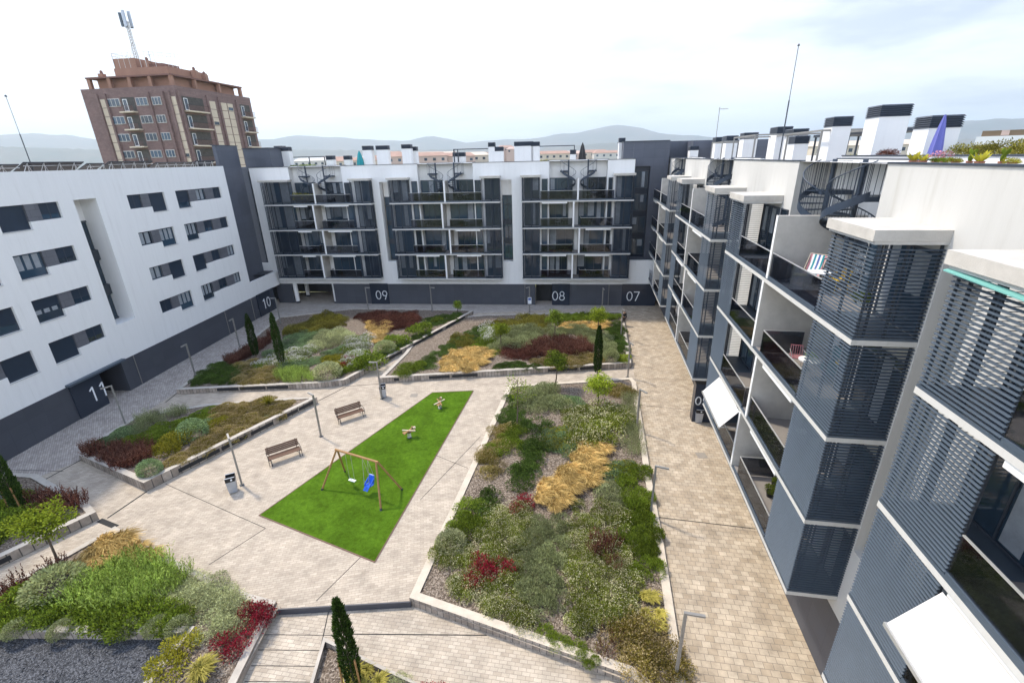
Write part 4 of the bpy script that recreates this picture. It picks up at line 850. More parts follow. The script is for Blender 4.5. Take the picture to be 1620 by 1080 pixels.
m.build('legs', o); m = MB(); m.box(-.25, -.05, -.15, .1, .49, .62, 'yellow'); m.box(.02, .25, -.1, .15, .49, .58, 'lf_red'); m.build('toys', o)
chair('small orange-framed chair behind the orange toy table', RM, R_RZ, -8.5, 1.5, 6.55, 'orange', rad(20))
o = thing('covered_barbecue', 'black covered barbecue on the lattice-screened balcony', 'barbecue', at(RM, -5.3, 2.3, 6.55), R_RZ); m = MB(); m.hexa([(-.4, -.3, .02), (.4, -.3, .02), (.4, .3, .02), (-.4, .3, .02), (-.3, -.22, 1.15), (.3, -.22, 1.15), (.25, .2, 1.2), (-.25, .2, 1.2)], 'black'); m.build('cover', o)
m = MB(); m.lathe([(.2, 0), (.22, .05), (.1, .1)], (0, -.42, 0), 'white', 12); m.build('tray', o)
chair('dark armchair on the lowest right-wing balcony', RM, R_RZ, -4.2, 2.1, 3.48, 'black', 0)

def potm(m, r, h, mm): m.lathe([(r * .7, 0), (r, h), (r * .9, h), (r * .85, h - .03)], (0, 0, 0), mm, 12)

# ================================================================== VEGETATION
def leafmesh(name, P, D, Lh, Wd, mats, mi=None, flop=0.):
    """one diamond blade per point: P base, D direction, Lh length, Wd width"""
    n = len(P); D = D / (np.linalg.norm(D, axis=1, keepdims=True) + 1e-9); r = rng.normal(size=(n, 3)); Sx = np.cross(D, r); Sx /= (np.linalg.norm(Sx, axis=1, keepdims=True) + 1e-9)
    Lh = np.broadcast_to(Lh, n)[:, None]; Wd = np.broadcast_to(Wd, n)[:, None]
    V = np.empty((n, 4, 3)); V[:, 0] = P; V[:, 1] = P + D * Lh * .45 + Sx * Wd * .5; V[:, 2] = P + D * Lh; V[:, 3] = P + D * Lh * .45 - Sx * Wd * .5
    if flop: V[:, 2, 2] -= flop * Lh[:, 0]
    me = bpy.data.meshes.new(name); me.vertices.add(n * 4); me.vertices.foreach_set('co', V.reshape(-1)); me.loops.add(n * 4); me.loops.foreach_set('vertex_index', np.arange(n * 4)); me.polygons.add(n)
    me.polygons.foreach_set('loop_start', np.arange(n) * 4); me.polygons.foreach_set('loop_total', np.full(n, 4))
    for m in mats: me.materials.append(MT[m])
    if mi is not None: me.polygons.foreach_set('material_index', np.asarray(mi, dtype=np.int32))
    me.update(); me.validate(); return me
def hemi(n, flat=1.):
    v = rng.normal(size=(n, 3)); v /= np.linalg.norm(v, axis=1, keepdims=True); v[:, 2] = np.abs(v[:, 2]) * flat; return v
def blobs(n, k, spread, r0, r1, flat=.8, shell=.35, zb=0.):
    """points and outward directions over k overlapping uneven lobes"""
    cs = [(0, 0, 0, 1.)] + [(spread * math.cos(a), spread * math.sin(a), rng.uniform(-.1, .25), rng.uniform(r0, r1)) for a in rng.uniform(0, 6.28, k)]
    Pn = []; Dn = []
    w = np.array([c[3] ** 2 for c in cs]); w /= w.sum()
    for c, f in zip(cs, w):
        m = max(8, int(n * f)); d = hemi(m); rr = c[3] * (.62 if c is cs[0] else .5) * (1 - shell * rng.random(m) ** 1.5) * (1 + .12 * np.sin(d[:, 0] * 9 + c[3] * 7) * np.sin(d[:, 1] * 8))
        p = d * rr[:, None]; p[:, 2] *= flat; p[:, 0] += c[0]; p[:, 1] += c[1]; p[:, 2] += max(0, c[2]) * flat + zb; Pn.append(p); Dn.append(d)
    return np.vstack(Pn), np.vstack(Dn)
def nz(D, s): return D + rng.normal(size=D.shape) * s
VEG = {}
def reg(kind, fn, k=3): VEG[kind] = [fn(i) for i in range(k)]
def mk_bush(m, n=1500, L_=.11, W_=.055, k=6, flat=.9, fl=None, nf=0, up=.3):
    def f(i):
        P_, D_ = blobs(n, k, .5, .5, .9, flat); D2 = nz(D_, .55); D2[:, 2] += up; mi = np.zeros(len(P_))
        P_, D2, LL, WW = P_, D2, np.full(len(P_), L_) * rng.uniform(.6, 1.3, len(P_)), np.full(len(P_), W_)
        if fl:
            Pf, Df = blobs(nf, k, .5, .5, .9, flat, .06); Pf = Pf * 1.06; Pf[:, 2] += .03; P_ = np.vstack([P_, Pf]); D2 = np.vstack([D2, nz(Df, .3)]); LL = np.concatenate([LL, np.full(len(Pf), .065)]); WW = np.concatenate([WW, np.full(len(Pf), .055)]); mi = np.concatenate([mi, np.ones(len(Pf))])
        return leafmesh('foliage', P_, D2, LL, WW, [m] + ([fl] if fl else []), mi)
    return f
def mk_ball(m, n=3200, L_=.09, W_=.036):
    def f(i):
        d = hemi(n); r = .60 * (1 - .30 * rng.random(n) ** 1.5); d[:, 2] = d[:, 2] * 1.35 - .35; d /= np.linalg.norm(d, axis=1, keepdims=True); p = d * r[:, None]; p[:, 2] = p[:, 2] * .95 + .28; return leafmesh('foliage', p, nz(d, .35) + [0, 0, .25], L_ * rng.uniform(.6, 1.2, n), W_, [m])
    return f
def mk_carpet(m, n=1500, L_=.07, W_=.035, h=.22, fl=None, nf=0):
    def f(i):
        a = rng.uniform(0, 6.283, n); q = np.sqrt(rng.random(n)) * (.62 + .1 * np.sin(a * 3 + i) + .06 * np.sin(a * 5 + 2 * i)); p = np.stack([q * np.cos(a), q * np.sin(a), h * (1 - (q / .75) ** 2) * (.75 + .25 * np.sin(7 * q * np.cos(a) + i) * np.cos(6 * q * np.sin(a)))], 1)
        d = nz(np.tile([0, 0, 1.], (n, 1)) + p * [1.2, 1.2, 0], .5); mi = np.zeros(n)
        if fl: mi[:nf] = 1; p[:nf, 2] += .08
        return leafmesh('foliage', p, d, L_ * rng.uniform(.6, 1.3, n), W_, [m] + ([fl] if fl else []), mi)
    return f
def mk_stems(m, ns=55, nl=11, h=.62, R=.42, L_=.09, W_=.032, lean=.22, tipm=None):
    def f(i):
        Ps = []; Ds = []; mi = []
        for s in range(ns):
            a = rng.uniform(0, 6.283); q = R * math.sqrt(rng.random()); b = np.array([q * math.cos(a), q * math.sin(a), 0]); d = np.array([math.cos(a) * lean * q / R + rng.normal() * .08, math.sin(a) * lean * q / R + rng.normal() * .08, 1.]); hh = h * rng.uniform(.65, 1.15)
            t = np.linspace(.12, 1, nl); p = b + d * (hh * t)[:, None]; Ps.append(p); dd = nz(np.tile(d, (nl, 1)), .42); Ds.append(dd); mi += [1 if (tipm and x > .78) else 0 for x in t]
        P_ = np.vstack(Ps); D_ = np.vstack(Ds); return leafmesh('foliage', P_, D_, L_ * rng.uniform(.7, 1.4, len(P_)), W_, [m] + ([tipm] if tipm else []), mi)
    return f
def mk_grass(m, nb=260, h=.66, droop=.95, wind=(.5, -.25), W_=.019, m2=None):
    def f(i):
        V = []; Fc = []; mi = []
        for s in range(nb):
            a = rng.uniform(0, 6.283); q = .10 * math.sqrt(rng.random()); out_ = rng.uniform(.15, .75); dx, dy = math.cos(a) * out_ + wind[0] * rng.uniform(.5, 1.1), math.sin(a) * out_ + wind[1] * rng.uniform(.5, 1.1); hh = h * rng.uniform(.6, 1.1); px, py = -math.sin(a), math.cos(a)
            k = len(V)
            for t in (0, .35, .7, 1.): w = W_ * (1 - .6 * t); x = q * math.cos(a) + dx * t ** 1.6 * hh; y = q * math.sin(a) + dy * t ** 1.6 * hh; z = hh * (t - droop * .55 * t ** 3); V += [(x - px * w, y - py * w, z), (x + px * w, y + py * w, z)]
            for j in range(3): Fc.append((k + 2 * j, k + 2 * j + 1, k + 2 * j + 3, k + 2 * j + 2)); mi.append(1 if (m2 and j == 0) else 0)
        me = bpy.data.meshes.new('foliage'); me.from_pydata(V, [], Fc)
        for mm in [m] + ([m2] if m2 else []): me.materials.append(MT[mm])
        me.polygons.foreach_set('material_index', mi); me.update(); return me
    return f
reg('bush_green', mk_bush('lf_green')); reg('bush_dark', mk_bush('lf_dark', 1600, .10, .045)); reg('bush_bright', mk_bush('lf_bright', 1300, .12, .06)); reg('bush_yellow', mk_bush('lf_yellow', 1300, .11, .055))
reg('bush_grey', mk_bush('lf_grey', 2200, .10, .028, up=.6)); reg('bush_silver', mk_bush('lf_silver', 1900, .08, .032)); reg('bush_red', mk_bush('lf_red', 1300, .10, .045, fl='lf_brownred', nf=150)); reg('bush_purple', mk_bush('lf_purple', 1400, .10, .045, fl='lf_brownred', nf=200))
reg('bush_hedge', mk_bush('lf_hedge', 1600, .09, .04)); reg('juniper', mk_bush('lf_dark', 2200, .10, .026, 7, .6, up=.1)); reg('juniper_green', mk_bush('lf_green', 2300, .11, .03, 7, .75, up=.5))
reg('ball', mk_ball('lf_blue')); reg('ball_silver', mk_ball('lf_silver', 3000)); reg('ball_dark', mk_ball('lf_grey', 3000))
reg('carpet_blue', mk_carpet('lf_blue')); reg('carpet_silver', mk_carpet('lf_silver', 1300, .09, .045, .3)); reg('carpet_green', mk_carpet('lf_green', 1500, .08, .03, .3)); reg('carpet_yellowed', mk_carpet('lf_blue', 1500, .07, .035, .24, 'lf_yellow', 130))
reg('carpet_olive', mk_carpet('lf_olive', 1500, .08, .035, .32, 'fl_tan', 260)); reg('carpet_dark', mk_carpet('lf_dark', 1600, .08, .03, .3))
reg('flower_mass', mk_bush('lf_meadow', 1500, .10, .034, 5, .85, 'fl_cream', 430, .7)); reg('flower_white', mk_bush('lf_green', 1300, .10, .035, 5, .8, 'fl_white', 420, .6)); reg('flower_olive', mk_bush('lf_olive', 1500, .09, .03, 5, .7, 'fl_tan', 380, .6))
reg('lavender', mk_stems('lf_lavender', 60, 12, .75, .45, .11, .036)); reg('sage', mk_stems('lf_grey', 55, 12, .6, .42, .07, .022)); reg('purple_stems', mk_stems('lf_purple', 70, 13, .72, .45, .09, .04, .3, 'lf_brownred')); reg('red_stems', mk_stems('lf_brownred', 80, 10, .5, .48, .08, .035, .4, 'lf_olive'))
reg('grass_gold', mk_grass('lf_gold', m2='lf_goldgreen')); reg('grass_green', mk_grass('lf_goldgreen', 330, .6, .8, (.25, -.1)))

NM = {'bush_green': 'green_shrub', 'bush_dark': 'dark_shrub', 'bush_bright': 'bright_shrub', 'bush_yellow': 'yellow_shrub', 'bush_grey': 'grey_shrub', 'bush_silver': 'silver_shrub', 'bush_red': 'crimson_shrub', 'bush_purple': 'dark_red_shrub', 'bush_hedge': 'hedge_shrub', 'juni': 'juniper', 'ball': 'clipped_shrub', 'carp': 'ground_cover_plant', 'flow': 'flowering_shrub', 'lave': 'lavender_plant', 'sage': 'sage_plant', 'purp': 'purple_shrub', 'red_': 'red_shrub', 'gras': 'ornamental_grass'}
CT = {'shrub': 'shrub', 'juniper': 'juniper', 'clipped_shrub': 'shrub', 'ground_cover_plant': 'ground cover', 'flowering_shrub': 'flowering shrub', 'lavender_plant': 'lavender', 'sage_plant': 'sage', 'purple_shrub': 'shrub', 'red_shrub': 'shrub', 'ornamental_grass': 'grass tuft'}
def plant(kind, x, y, z, s, label, group=None, sz=1.):
    me = VEG[kind][rng.integers(len(VEG[kind]))]; nm = NM.get(kind) or NM[kind[:4]]; o = bpy.data.objects.new(nm, me); C.objects.link(o); o.location = (x, y, z - .02); o.rotation_euler = (0, 0, rng.uniform(-.5, .5) if 'grass' in kind else rng.uniform(0, 6.28)); o.scale = (s * rng.uniform(.9, 1.1), s * rng.uniform(.9, 1.1), s * sz)
    return tag(o, label, CT.get(nm, 'shrub'), group)
def inpoly(x, y, P_):
    c = False
    for i in range(len(P_)):
        (x0, y0), (x1, y1) = P_[i][:2], P_[i - 1][:2]
        if (y0 > y) != (y1 > y) and x < (x1 - x0) * (y - y0) / (y1 - y0) + x0: c = not c
    return c
ORD = ['first', 'second', 'third', 'fourth', 'fifth', 'sixth', 'seventh', 'eighth', 'ninth']
def patch(key, kind, label, px, sp, s, sz=1., zb=None, jit=.28):
    """plants of one kind filling an area outlined in the photograph, one object each"""
    z0 = .5 if zb is None else zb; G_ = [tuple(g(a, b, z0)[:2]) for a, b in px]; xs = [p[0] for p in G_]; ys = [p[1] for p in G_]; n = 0; y = min(ys) + sp * .3; row = 0; pts_ = []
    while y < max(ys):
        x = min(xs) + (sp / 2 if row % 2 else 0.15 * sp)
        while x < max(xs):
            X, Y = x + rng.normal() * jit * sp, y + rng.normal() * jit * sp
            if inpoly(X, Y, G_): pts_.append((X, Y))
            x += sp
        y += sp * .866; row += 1
    if not pts_: pts_ = [(sum(xs) / len(xs), sum(ys) / len(ys))]
    ins = BEDS[key][1]
    pts_ = sorted([p for p in pts_ if inpoly(*p, ins)], key=lambda p: (p[0] / p[1]) if p[1] > 0 else 0); k_ = 0
    for X, Y in pts_:
        if 1 < len(pts_) <= 9: o = plant(kind, X, Y, soilz(key, X, Y), s * rng.uniform(.8, 1.2), label + ', ' + ORD[k_] + ' from left', label[:60], sz); k_ += 1; continue
        plant(kind, X, Y, soilz(key, X, Y), s * rng.uniform(.8, 1.2), label, label[:60] if len(pts_) > 1 else None, sz)
def one(key, kind, label, px, s, sz=1., group=None):
    p = g(*px, .3 if key != 'S' and key != 'E' else .1); plant(kind, p[0], p[1], soilz(key, p[0], p[1]), s, label, group, sz)
B1 = ''
patch('NW', 'juniper', 'low dark green juniper at the left tip of the long far bed', [(300, 606), (318, 578), (345, 562), (375, 575), (372, 604)], .8, .9)
patch('NW', 'purple_stems', 'dark maroon shrub in the row along the left edge of the long far bed', [(350, 566), (400, 542), (430, 524), (434, 534), (405, 554), (370, 572)], .65, .85)
patch('NW', 'carpet_olive', 'olive ground cover with tan flower heads near the front left of the long far bed', [(374, 604), (372, 575), (400, 566), (442, 578), (432, 603)], .7, .95)
patch('NW', 'lavender', 'bright green lavender along the front wall of the long far bed', [(432, 604), (442, 584), (492, 586), (498, 603)], .6, .75)
patch('NW', 'carpet_blue', 'blue-green mat plant left of the pale round shrub in the long far bed', [(445, 583), (452, 574), (490, 564), (505, 568), (478, 586)], .8, 1.05)
one('NW', 'ball_silver', 'pale silvery round shrub at the front of the long far bed', (520, 597), 1.9, .75)
patch('NW', 'carpet_blue', 'blue-green mat plant right of the second cypress in the long far bed', [(412, 556), (440, 545), (452, 524), (500, 517), (532, 515), (528, 530), (486, 547), (440, 556)], .85, 1.1)
patch('NW', 'bush_silver', 'grey-white bushy shrub in the middle of the long far bed', [(493, 545), (502, 530), (540, 518), (548, 535), (520, 548)], .9, 1.15)
patch('NW', 'flower_white', 'white-flowered green shrub between cypress and grey shrubs in the long far bed', [(402, 574), (450, 556), (492, 546), (498, 560), (470, 570), (410, 578)], .75, .9)
patch('NW', 'carpet_blue', 'blue-green mat plant below the grey shrubs in the long far bed', [(495, 562), (545, 542), (555, 548), (538, 563), (500, 570)], .8, 1.05)
patch('NW', 'bush_yellow', 'yellow-green bush near the wall bend in the long far bed', [(508, 580), (515, 565), (545, 560), (550, 575), (530, 585)], .9, 1.0)
patch('NW', 'flower_white', 'white-flowered shrub near the right bend of the long far bed', [(550, 590), (550, 560), (560, 532), (582, 530), (575, 575)], .75, 1.0)
one('NW', 'bush_green', 'large round green bush near the right bend of the long far bed', (590, 577), 1.9, 1.1)
patch('NW', 'bush_red', 'red-leaved shrub beside the large round green bush in the long far bed', [(548, 578), (550, 560), (566, 562), (565, 580)], .9, .8)
patch('NW', 'bush_hedge', 'mid green hedge shrub along the back edge of the long far bed', [(445, 520), (520, 492), (547, 495), (540, 514), (470, 524)], .8, 1.0)
patch('NW', 'grass_gold', 'golden grass tuft in the far right half of the long far bed', [(578, 508), (612, 508), (606, 540), (588, 545)], .6, 1.15)
patch('NW', 'bush_purple', 'dark reddish shrub along the back right of the long far bed', [(560, 494), (662, 494), (655, 520), (612, 520), (575, 505)], .85, 1.0)
for px, s_, lb in [((628, 545), 1.5, 'round green bush behind the right wall, nearer one'), ((664, 527), 1.7, 'tall round green bush near the far right end of the long far bed'), ((692, 508), 1.1, 'small green bush at the far right end of the long far bed')]: one('NW', 'bush_green', lb, px, s_)
patch('NW', 'carpet_dark', 'dark green low plant along the right wall of the long far bed', [(600, 565), (612, 548), (660, 530), (735, 497), (700, 512), (640, 550)], .7, .95)
patch('NW', 'carpet_dark', 'dark green low plant at the far right tip of the long far bed', [(665, 500), (735, 493), (720, 502), (680, 515)], .8, 1.0)
one('NW', 'ball_dark', 'grey round shrub by the right wall of the long far bed', (610, 558), 1.6, .8)
patch('NW', 'bush_green', 'green filler shrub between the patches of the long far bed', [(505, 598), (550, 590), (585, 580), (640, 545), (600, 560), (540, 586)], .9, .7)

for i, px in enumerate([(640, 591), (652, 585)]): one('N', 'juniper_green', ['bright green low juniper at the left tip of the wedge-shaped bed', 'second bright green juniper from the left tip of the wedge-shaped bed'][i], px, 1.5, .9)
patch('N', 'juniper', 'dark green mound shrub along the left edge of the wedge-shaped bed', [(655, 580), (690, 556), (728, 530), (765, 510), (775, 518), (735, 542), (700, 560), (665, 585)], .8, 1.0, .8)
patch('N', 'grass_gold', 'golden feathery grass tuft in the left part of the wedge-shaped bed', [(690, 588), (698, 570), (712, 552), (745, 547), (775, 553), (768, 572), (748, 586)], .55, 1.1)
patch('N', 'bush_hedge', 'brownish shrub behind the golden grass in the wedge-shaped bed', [(712, 545), (722, 528), (748, 530), (745, 545)], .8, .9)
patch('N', 'carpet_green', 'light green mat plant right of the brownish shrubs in the wedge-shaped bed', [(742, 548), (755, 530), (775, 528), (792, 558), (775, 560)], .8, 1.0)
patch('N', 'bush_grey', 'grey-green shrub in the middle of the wedge-shaped bed', [(778, 548), (785, 530), (840, 513), (855, 532), (820, 550)], .95, 1.3)
patch('N', 'flower_white', 'white-flowered green shrub at the left back of the wedge-shaped bed', [(762, 536), (768, 515), (785, 512), (785, 535)], .8, 1.1)
patch('N', 'bush_purple', 'dark red shrub at the left end of the red band in the wedge-shaped bed', [(798, 562), (800, 548), (840, 540), (850, 564)], .8, 1.0)
patch('N', 'purple_stems', 'dark purple-red shrub in the long band across the wedge-shaped bed', [(842, 564), (840, 540), (900, 533), (938, 545), (942, 557), (870, 567)], .7, .95)
patch('N', 'bush_hedge', 'dull purple-green shrub at the back of the wedge-shaped bed', [(765, 512), (800, 500), (872, 500), (865, 520), (810, 520)], .9, 1.1)
patch('N', 'carpet_olive', 'golden olive ground cover along the front right of the wedge-shaped bed', [(845, 575), (848, 566), (900, 560), (948, 556), (946, 573), (880, 580)], .7, 1.0)
patch('N', 'carpet_dark', 'dark green mat along the front wall of the wedge-shaped bed', [(772, 585), (790, 573), (820, 572), (852, 576), (850, 581), (795, 587)], .75, 1.0)
patch('N', 'bush_grey', 'blue-grey shrub in the curved band at the right of the wedge-shaped bed', [(888, 522), (905, 514), (945, 520), (972, 540), (960, 556), (930, 538)], .85, 1.0)
patch('N', 'bush_grey', 'soft grey-green plant behind the red band in the wedge-shaped bed', [(862, 535), (868, 515), (890, 516), (895, 532)], .85, 1.0)
patch('N', 'grass_gold', 'golden grass tuft in the back row of the wedge-shaped bed', [(882, 516), (890, 507), (962, 507), (962, 519), (900, 518)], .6, 1.0)
patch('N', 'juniper', 'dark green hedge plant along the right edge of the wedge-shaped bed', [(962, 520), (965, 505), (983, 503), (989, 560), (972, 560)], .8, 1.0)
one('N', 'ball_dark', 'larger grey ball shrub at the front right corner of the wedge-shaped bed', (966, 571), 1.25); one('N', 'ball_dark', 'smaller grey ball shrub behind the larger one at the front right corner', (960, 563), 1.0)
patch('N', 'bush_bright', 'small bright green bush in the front right corner of the wedge-shaped bed', [(974, 572), (976, 565), (990, 565), (992, 572)], .6, .7)
patch('N', 'bush_green', 'green shrub at the back edge of the wedge-shaped bed', [(870, 505), (875, 498), (980, 498), (978, 505)], .9, .9)

one('W', 'ball', 'large blue-green ball shrub in the middle of the walled left bed', (306, 690), 1.6, .95); one('W', 'ball', 'blue-green ball shrub at the front corner of the walled left bed', (240, 752), 1.1, .9)
patch('W', 'carpet_blue', 'blue-green low shrub at the back left edge of the walled left bed', [(155, 698), (170, 685), (205, 672), (208, 684), (175, 702)], .75, 1.2, 1.6)
patch('W', 'sage', 'grey-green upright sage along the back edge of the walled left bed', [(205, 680), (218, 655), (245, 640), (290, 634), (292, 652), (240, 668), (215, 685)], .55, .95)
patch('W', 'carpet_green', 'mid green plant behind the dark red-brown shrubs in the walled left bed', [(190, 702), (195, 688), (250, 680), (240, 704)], .6, .95)
patch('W', 'purple_stems', 'dark red-brown shrub in the left part of the walled left bed', [(165, 735), (156, 714), (185, 704), (240, 704), (236, 722), (215, 742), (205, 750)], .6, .95)
patch('W', 'purple_stems', 'brown upright shrub at the left tip of the walled left bed', [(137, 716), (140, 704), (160, 706), (160, 718)], .55, .9)
patch('W', 'bush_yellow', 'yellow-green bush left of the large ball shrub', [(240, 722), (246, 704), (272, 696), (288, 708), (268, 724)], .7, 1.15, 1.2)
patch('W', 'carpet_olive', 'olive-gold ground cover in the right part of the walled left bed', [(252, 752), (290, 716), (325, 692), (335, 655), (350, 634), (395, 628), (466, 628), (448, 652), (360, 697), (280, 742)], .68, 1.0)
patch('W', 'carpet_green', 'mid green ground cover behind the yellow-green bush', [(215, 690), (245, 668), (300, 655), (320, 640), (350, 640), (330, 658), (285, 690), (255, 700)], .7, 1.0)
patch('W', 'carpet_blue', 'blue-green mat behind the large ball shrub', [(310, 670), (312, 660), (335, 655), (338, 665)], .7, 1.0)
patch('W', 'carpet_blue', 'blue-green mat by the wall, right end of the walled left bed', [(410, 664), (420, 652), (440, 646), (445, 654), (428, 668)], .6, .9)
patch('W', 'bush_yellow', 'small yellow-green bush right of the large ball shrub', [(335, 672), (338, 660), (352, 660), (352, 675)], .7, .9)
p = g(425, 641, .3); yc = thing('yucca', 'bright yellow-green spiky plant at the right end of the walled left bed', 'yucca', (p[0], p[1], .2)); m = MB()
for i in range(46):
    a = i * 2.4; e = .3 + 1.1 * (i / 46); r_ = .75; d = np.array([math.cos(a) * math.cos(e), math.sin(a) * math.cos(e), math.sin(e)]); t = np.array([-math.sin(a), math.cos(a), 0]) * .04; b_ = np.array([0, 0, .25]); m.face([b_ - t, b_ + d * r_ * .5 - t, b_ + d * r_, b_ + d * r_ * .5 + t, b_ + t], 'lf_yellow')
m.build('leaves', yc); m = MB(); m.tube((0, 0, 0), (0, 0, .3), .06, 'bark'); m.build('stem', yc)

patch('WL', 'bush_green', 'green bush in the bed at the left edge of the photo', [(-40, 870), (-40, 790), (0, 775), (45, 800), (60, 830), (0, 870)], .8, 1.0)
for i, (px, s_) in enumerate([((48, 795), 1.2), ((72, 800), 1.4), ((98, 803), 1.5), ((122, 798), 1.2), ((85, 790), 1.2), ((110, 790), 1.1)]): one('WL', 'purple_stems', 'purple upright shrub beside the tall cypress at the left edge', px, s_ * .85, 1.1, 'purple shrubs beside the left cypress')
patch('WL', 'carpet_green', 'low green plant along the wall of the bed at the left edge', [(0, 885), (60, 850), (75, 825), (130, 812), (60, 865)], .7, .9)

patch('SW', 'grass_gold', 'golden feathery grass tuft at the top tip of the bottom left bed', [(112, 893), (140, 868), (165, 840), (205, 842), (240, 872), (185, 885), (130, 896)], .5, 1.3, 1.1)
patch('SW', 'purple_stems', 'purple-brown upright shrub along the left edge of the bottom left bed', [(-30, 965), (0, 930), (60, 897), (105, 880), (112, 890), (60, 920), (20, 945), (0, 965)], .6, .95)
one('SW', 'ball_dark', 'large dark grey-green ball shrub in the bottom left bed', (92, 938), 1.9, .8)
patch('SW', 'carpet_blue', 'blue-green mat between golden grass and lavender in the bottom left bed', [(120, 925), (130, 900), (180, 895), (175, 905), (140, 930)], .6, .9)
patch('SW', 'lavender', 'bright green lavender in the bottom left bed', [(90, 950), (135, 918), (190, 885), (235, 872), (300, 900), (245, 945), (150, 955)], .48, .95, 1.05)
patch('SW', 'bush_silver', 'silvery shrub right of the lavender in the bottom left bed', [(232, 952), (285, 908), (345, 918), (360, 942), (300, 955)], .58, 1.0, .7)
patch('SW', 'bush_silver', 'silvery shrub along the right side of the bottom left bed', [(322, 1000), (340, 948), (395, 940), (378, 980), (345, 1010)], .58, 1.0, .75)
patch('SW', 'bush_red', 'crimson shrub along the right wall of the bottom left bed', [(340, 1040), (375, 988), (400, 950), (418, 955), (398, 1005), (372, 1038)], .6, .85)
patch('SW', 'bush_green', 'green bushy shrub in the row above the gravel pit', [(-40, 990), (0, 955), (100, 955), (230, 956), (320, 962), (310, 985), (200, 988), (60, 988)], .72, 1.0, 1.1)
patch('SW', 'bush_yellow', 'yellow-green shrub along the right edge of the gravel pit', [(292, 1000), (312, 988), (300, 1020), (262, 1068), (245, 1090), (238, 1080), (262, 1045)], .65, .9)
patch('SW', 'grass_green', 'yellow-green grass tuft right of the gravel pit', [(330, 1020), (345, 1015), (335, 1050), (305, 1085), (290, 1085), (305, 1055)], .6, 1.1)
for px in [(100, 997), (205, 995), (250, 993), (283, 995), (30, 998)]: one('SW', 'ball_dark', 'small grey-green mound on the wall top above the gravel pit', px, .75, .8, 'small mounds above the gravel pit')
patch('S', 'grass_green', 'golden-green grass tuft around the near cypress', [(520, 1078), (575, 1048), (612, 1075), (590, 1110), (530, 1120)], .55, .9, zb=-.2)
patch('S', 'bush_silver', 'silvery shrub right of the near cypress at the bottom edge', [(612, 1090), (620, 1075), (650, 1082), (645, 1105)], .6, .7, zb=-.2)
one('S', 'bush_red', 'small red shrub at the bottom edge right of the near cypress', (683, 1094), .7)

E_ = 'largest bed'
patch('E', 'bush_grey', 'grey-green spreading shrub at the far left of the largest bed', [(823, 645), (828, 615), (858, 605), (885, 612), (888, 635), (860, 650)], 1.0, 1.35, zb=.38)
patch('E', 'juniper', 'dark green low juniper along the far left edge of the largest bed', [(795, 660), (812, 615), (826, 625), (826, 672), (798, 672)], .8, .95, zb=.38)
patch('E', 'carpet_blue', 'blue-green mat plant near the far end of the largest bed', [(878, 640), (888, 626), (925, 624), (935, 638), (912, 648)], .8, 1.15, 1.3, zb=.38)
patch('E', 'flower_mass', 'large round flowering shrub near the far end of the largest bed', [(905, 690), (905, 655), (935, 640), (975, 640), (982, 665), (975, 692), (940, 698)], .95, 1.35, zb=.38)
patch('E', 'sage', 'grey-green upright sage along the far right edge of the largest bed', [(985, 625), (1001, 618), (1016, 715), (990, 716)], .5, .95, zb=.38)
patch('E', 'flower_olive', 'olive shrub at the far right corner of the largest bed', [(958, 618), (962, 605), (998, 604), (1000, 618)], .8, .95, zb=.38)
one('E', 'juniper', 'dark green mound in the gravel at the far left of the largest bed', (850, 672), 1.4, 1.0)
patch('E', 'flower_olive', 'olive-brown low shrub along the left edge of the largest bed', [(768, 712), (778, 668), (812, 665), (800, 700), (785, 745), (760, 760)], .8, .95, zb=.38)
patch('E', 'juniper_green', 'bright green juniper in the far left part of the largest bed', [(785, 710), (792, 682), (826, 672), (828, 700), (805, 716)], .85, 1.05, zb=.38)
patch('E', 'bush_dark', 'dark green mound shrub in the curved band at the left of the largest bed', [(815, 760), (808, 730), (822, 705), (848, 685), (866, 680), (862, 705), (848, 745), (820, 775), (790, 778)], .78, 1.0, .85, zb=.38)
patch('E', 'carpet_yellowed', 'blue-green mat with yellow flowers in the gravel of the largest bed', [(866, 700), (872, 675), (895, 670), (918, 695), (908, 716), (885, 718)], .75, 1.15, 1.4, zb=.38)
patch('E', 'grass_gold', 'golden feathery grass tuft in the diagonal band of the largest bed', [(842, 800), (846, 768), (880, 742), (905, 720), (920, 700), (958, 697), (955, 735), (930, 765), (872, 802)], .5, 1.05, 1.1, zb=.38)
patch('E', 'carpet_yellowed', 'blue-green mat with yellow flowers right of the golden grass, farther one', [(958, 752), (962, 728), (998, 724), (1005, 745), (990, 760)], .75, 1.2, 1.3, zb=.38)
patch('E', 'carpet_silver', 'pale blue-green mat right of the golden grass, nearer one', [(935, 790), (940, 765), (985, 762), (992, 785), (975, 800)], .75, 1.1, 1.2, zb=.38)
patch('E', 'juniper_green', 'dark green upright juniper in the row along the right edge of the largest bed', [(984, 770), (992, 738), (1012, 735), (1030, 850), (1040, 905), (1012, 905), (994, 850)], .72, .85, 1.3, zb=.38)
patch('E', 'grass_green', 'golden-green grass tuft at the right edge of the largest bed', [(1020, 975), (1015, 930), (1040, 920), (1055, 975), (1045, 990)], .6, .85, zb=.38)
patch('E', 'bush_dark', 'dark green shrub beside the white border, left of the flowers', [(738, 806), (752, 784), (785, 780), (780, 805)], .8, 1.0, zb=.38)
patch('E', 'juniper_green', 'bright green juniper at the left edge halfway down the largest bed', [(716, 850), (728, 805), (760, 800), (758, 840), (740, 858)], .8, 1.05, zb=.38)
patch('E', 'flower_mass', 'cream-flowered shrub in the left flower mass of the largest bed', [(745, 860), (765, 805), (800, 790), (845, 798), (838, 850), (815, 900), (740, 905), (690, 885), (700, 870)], .64, .74, zb=.38)
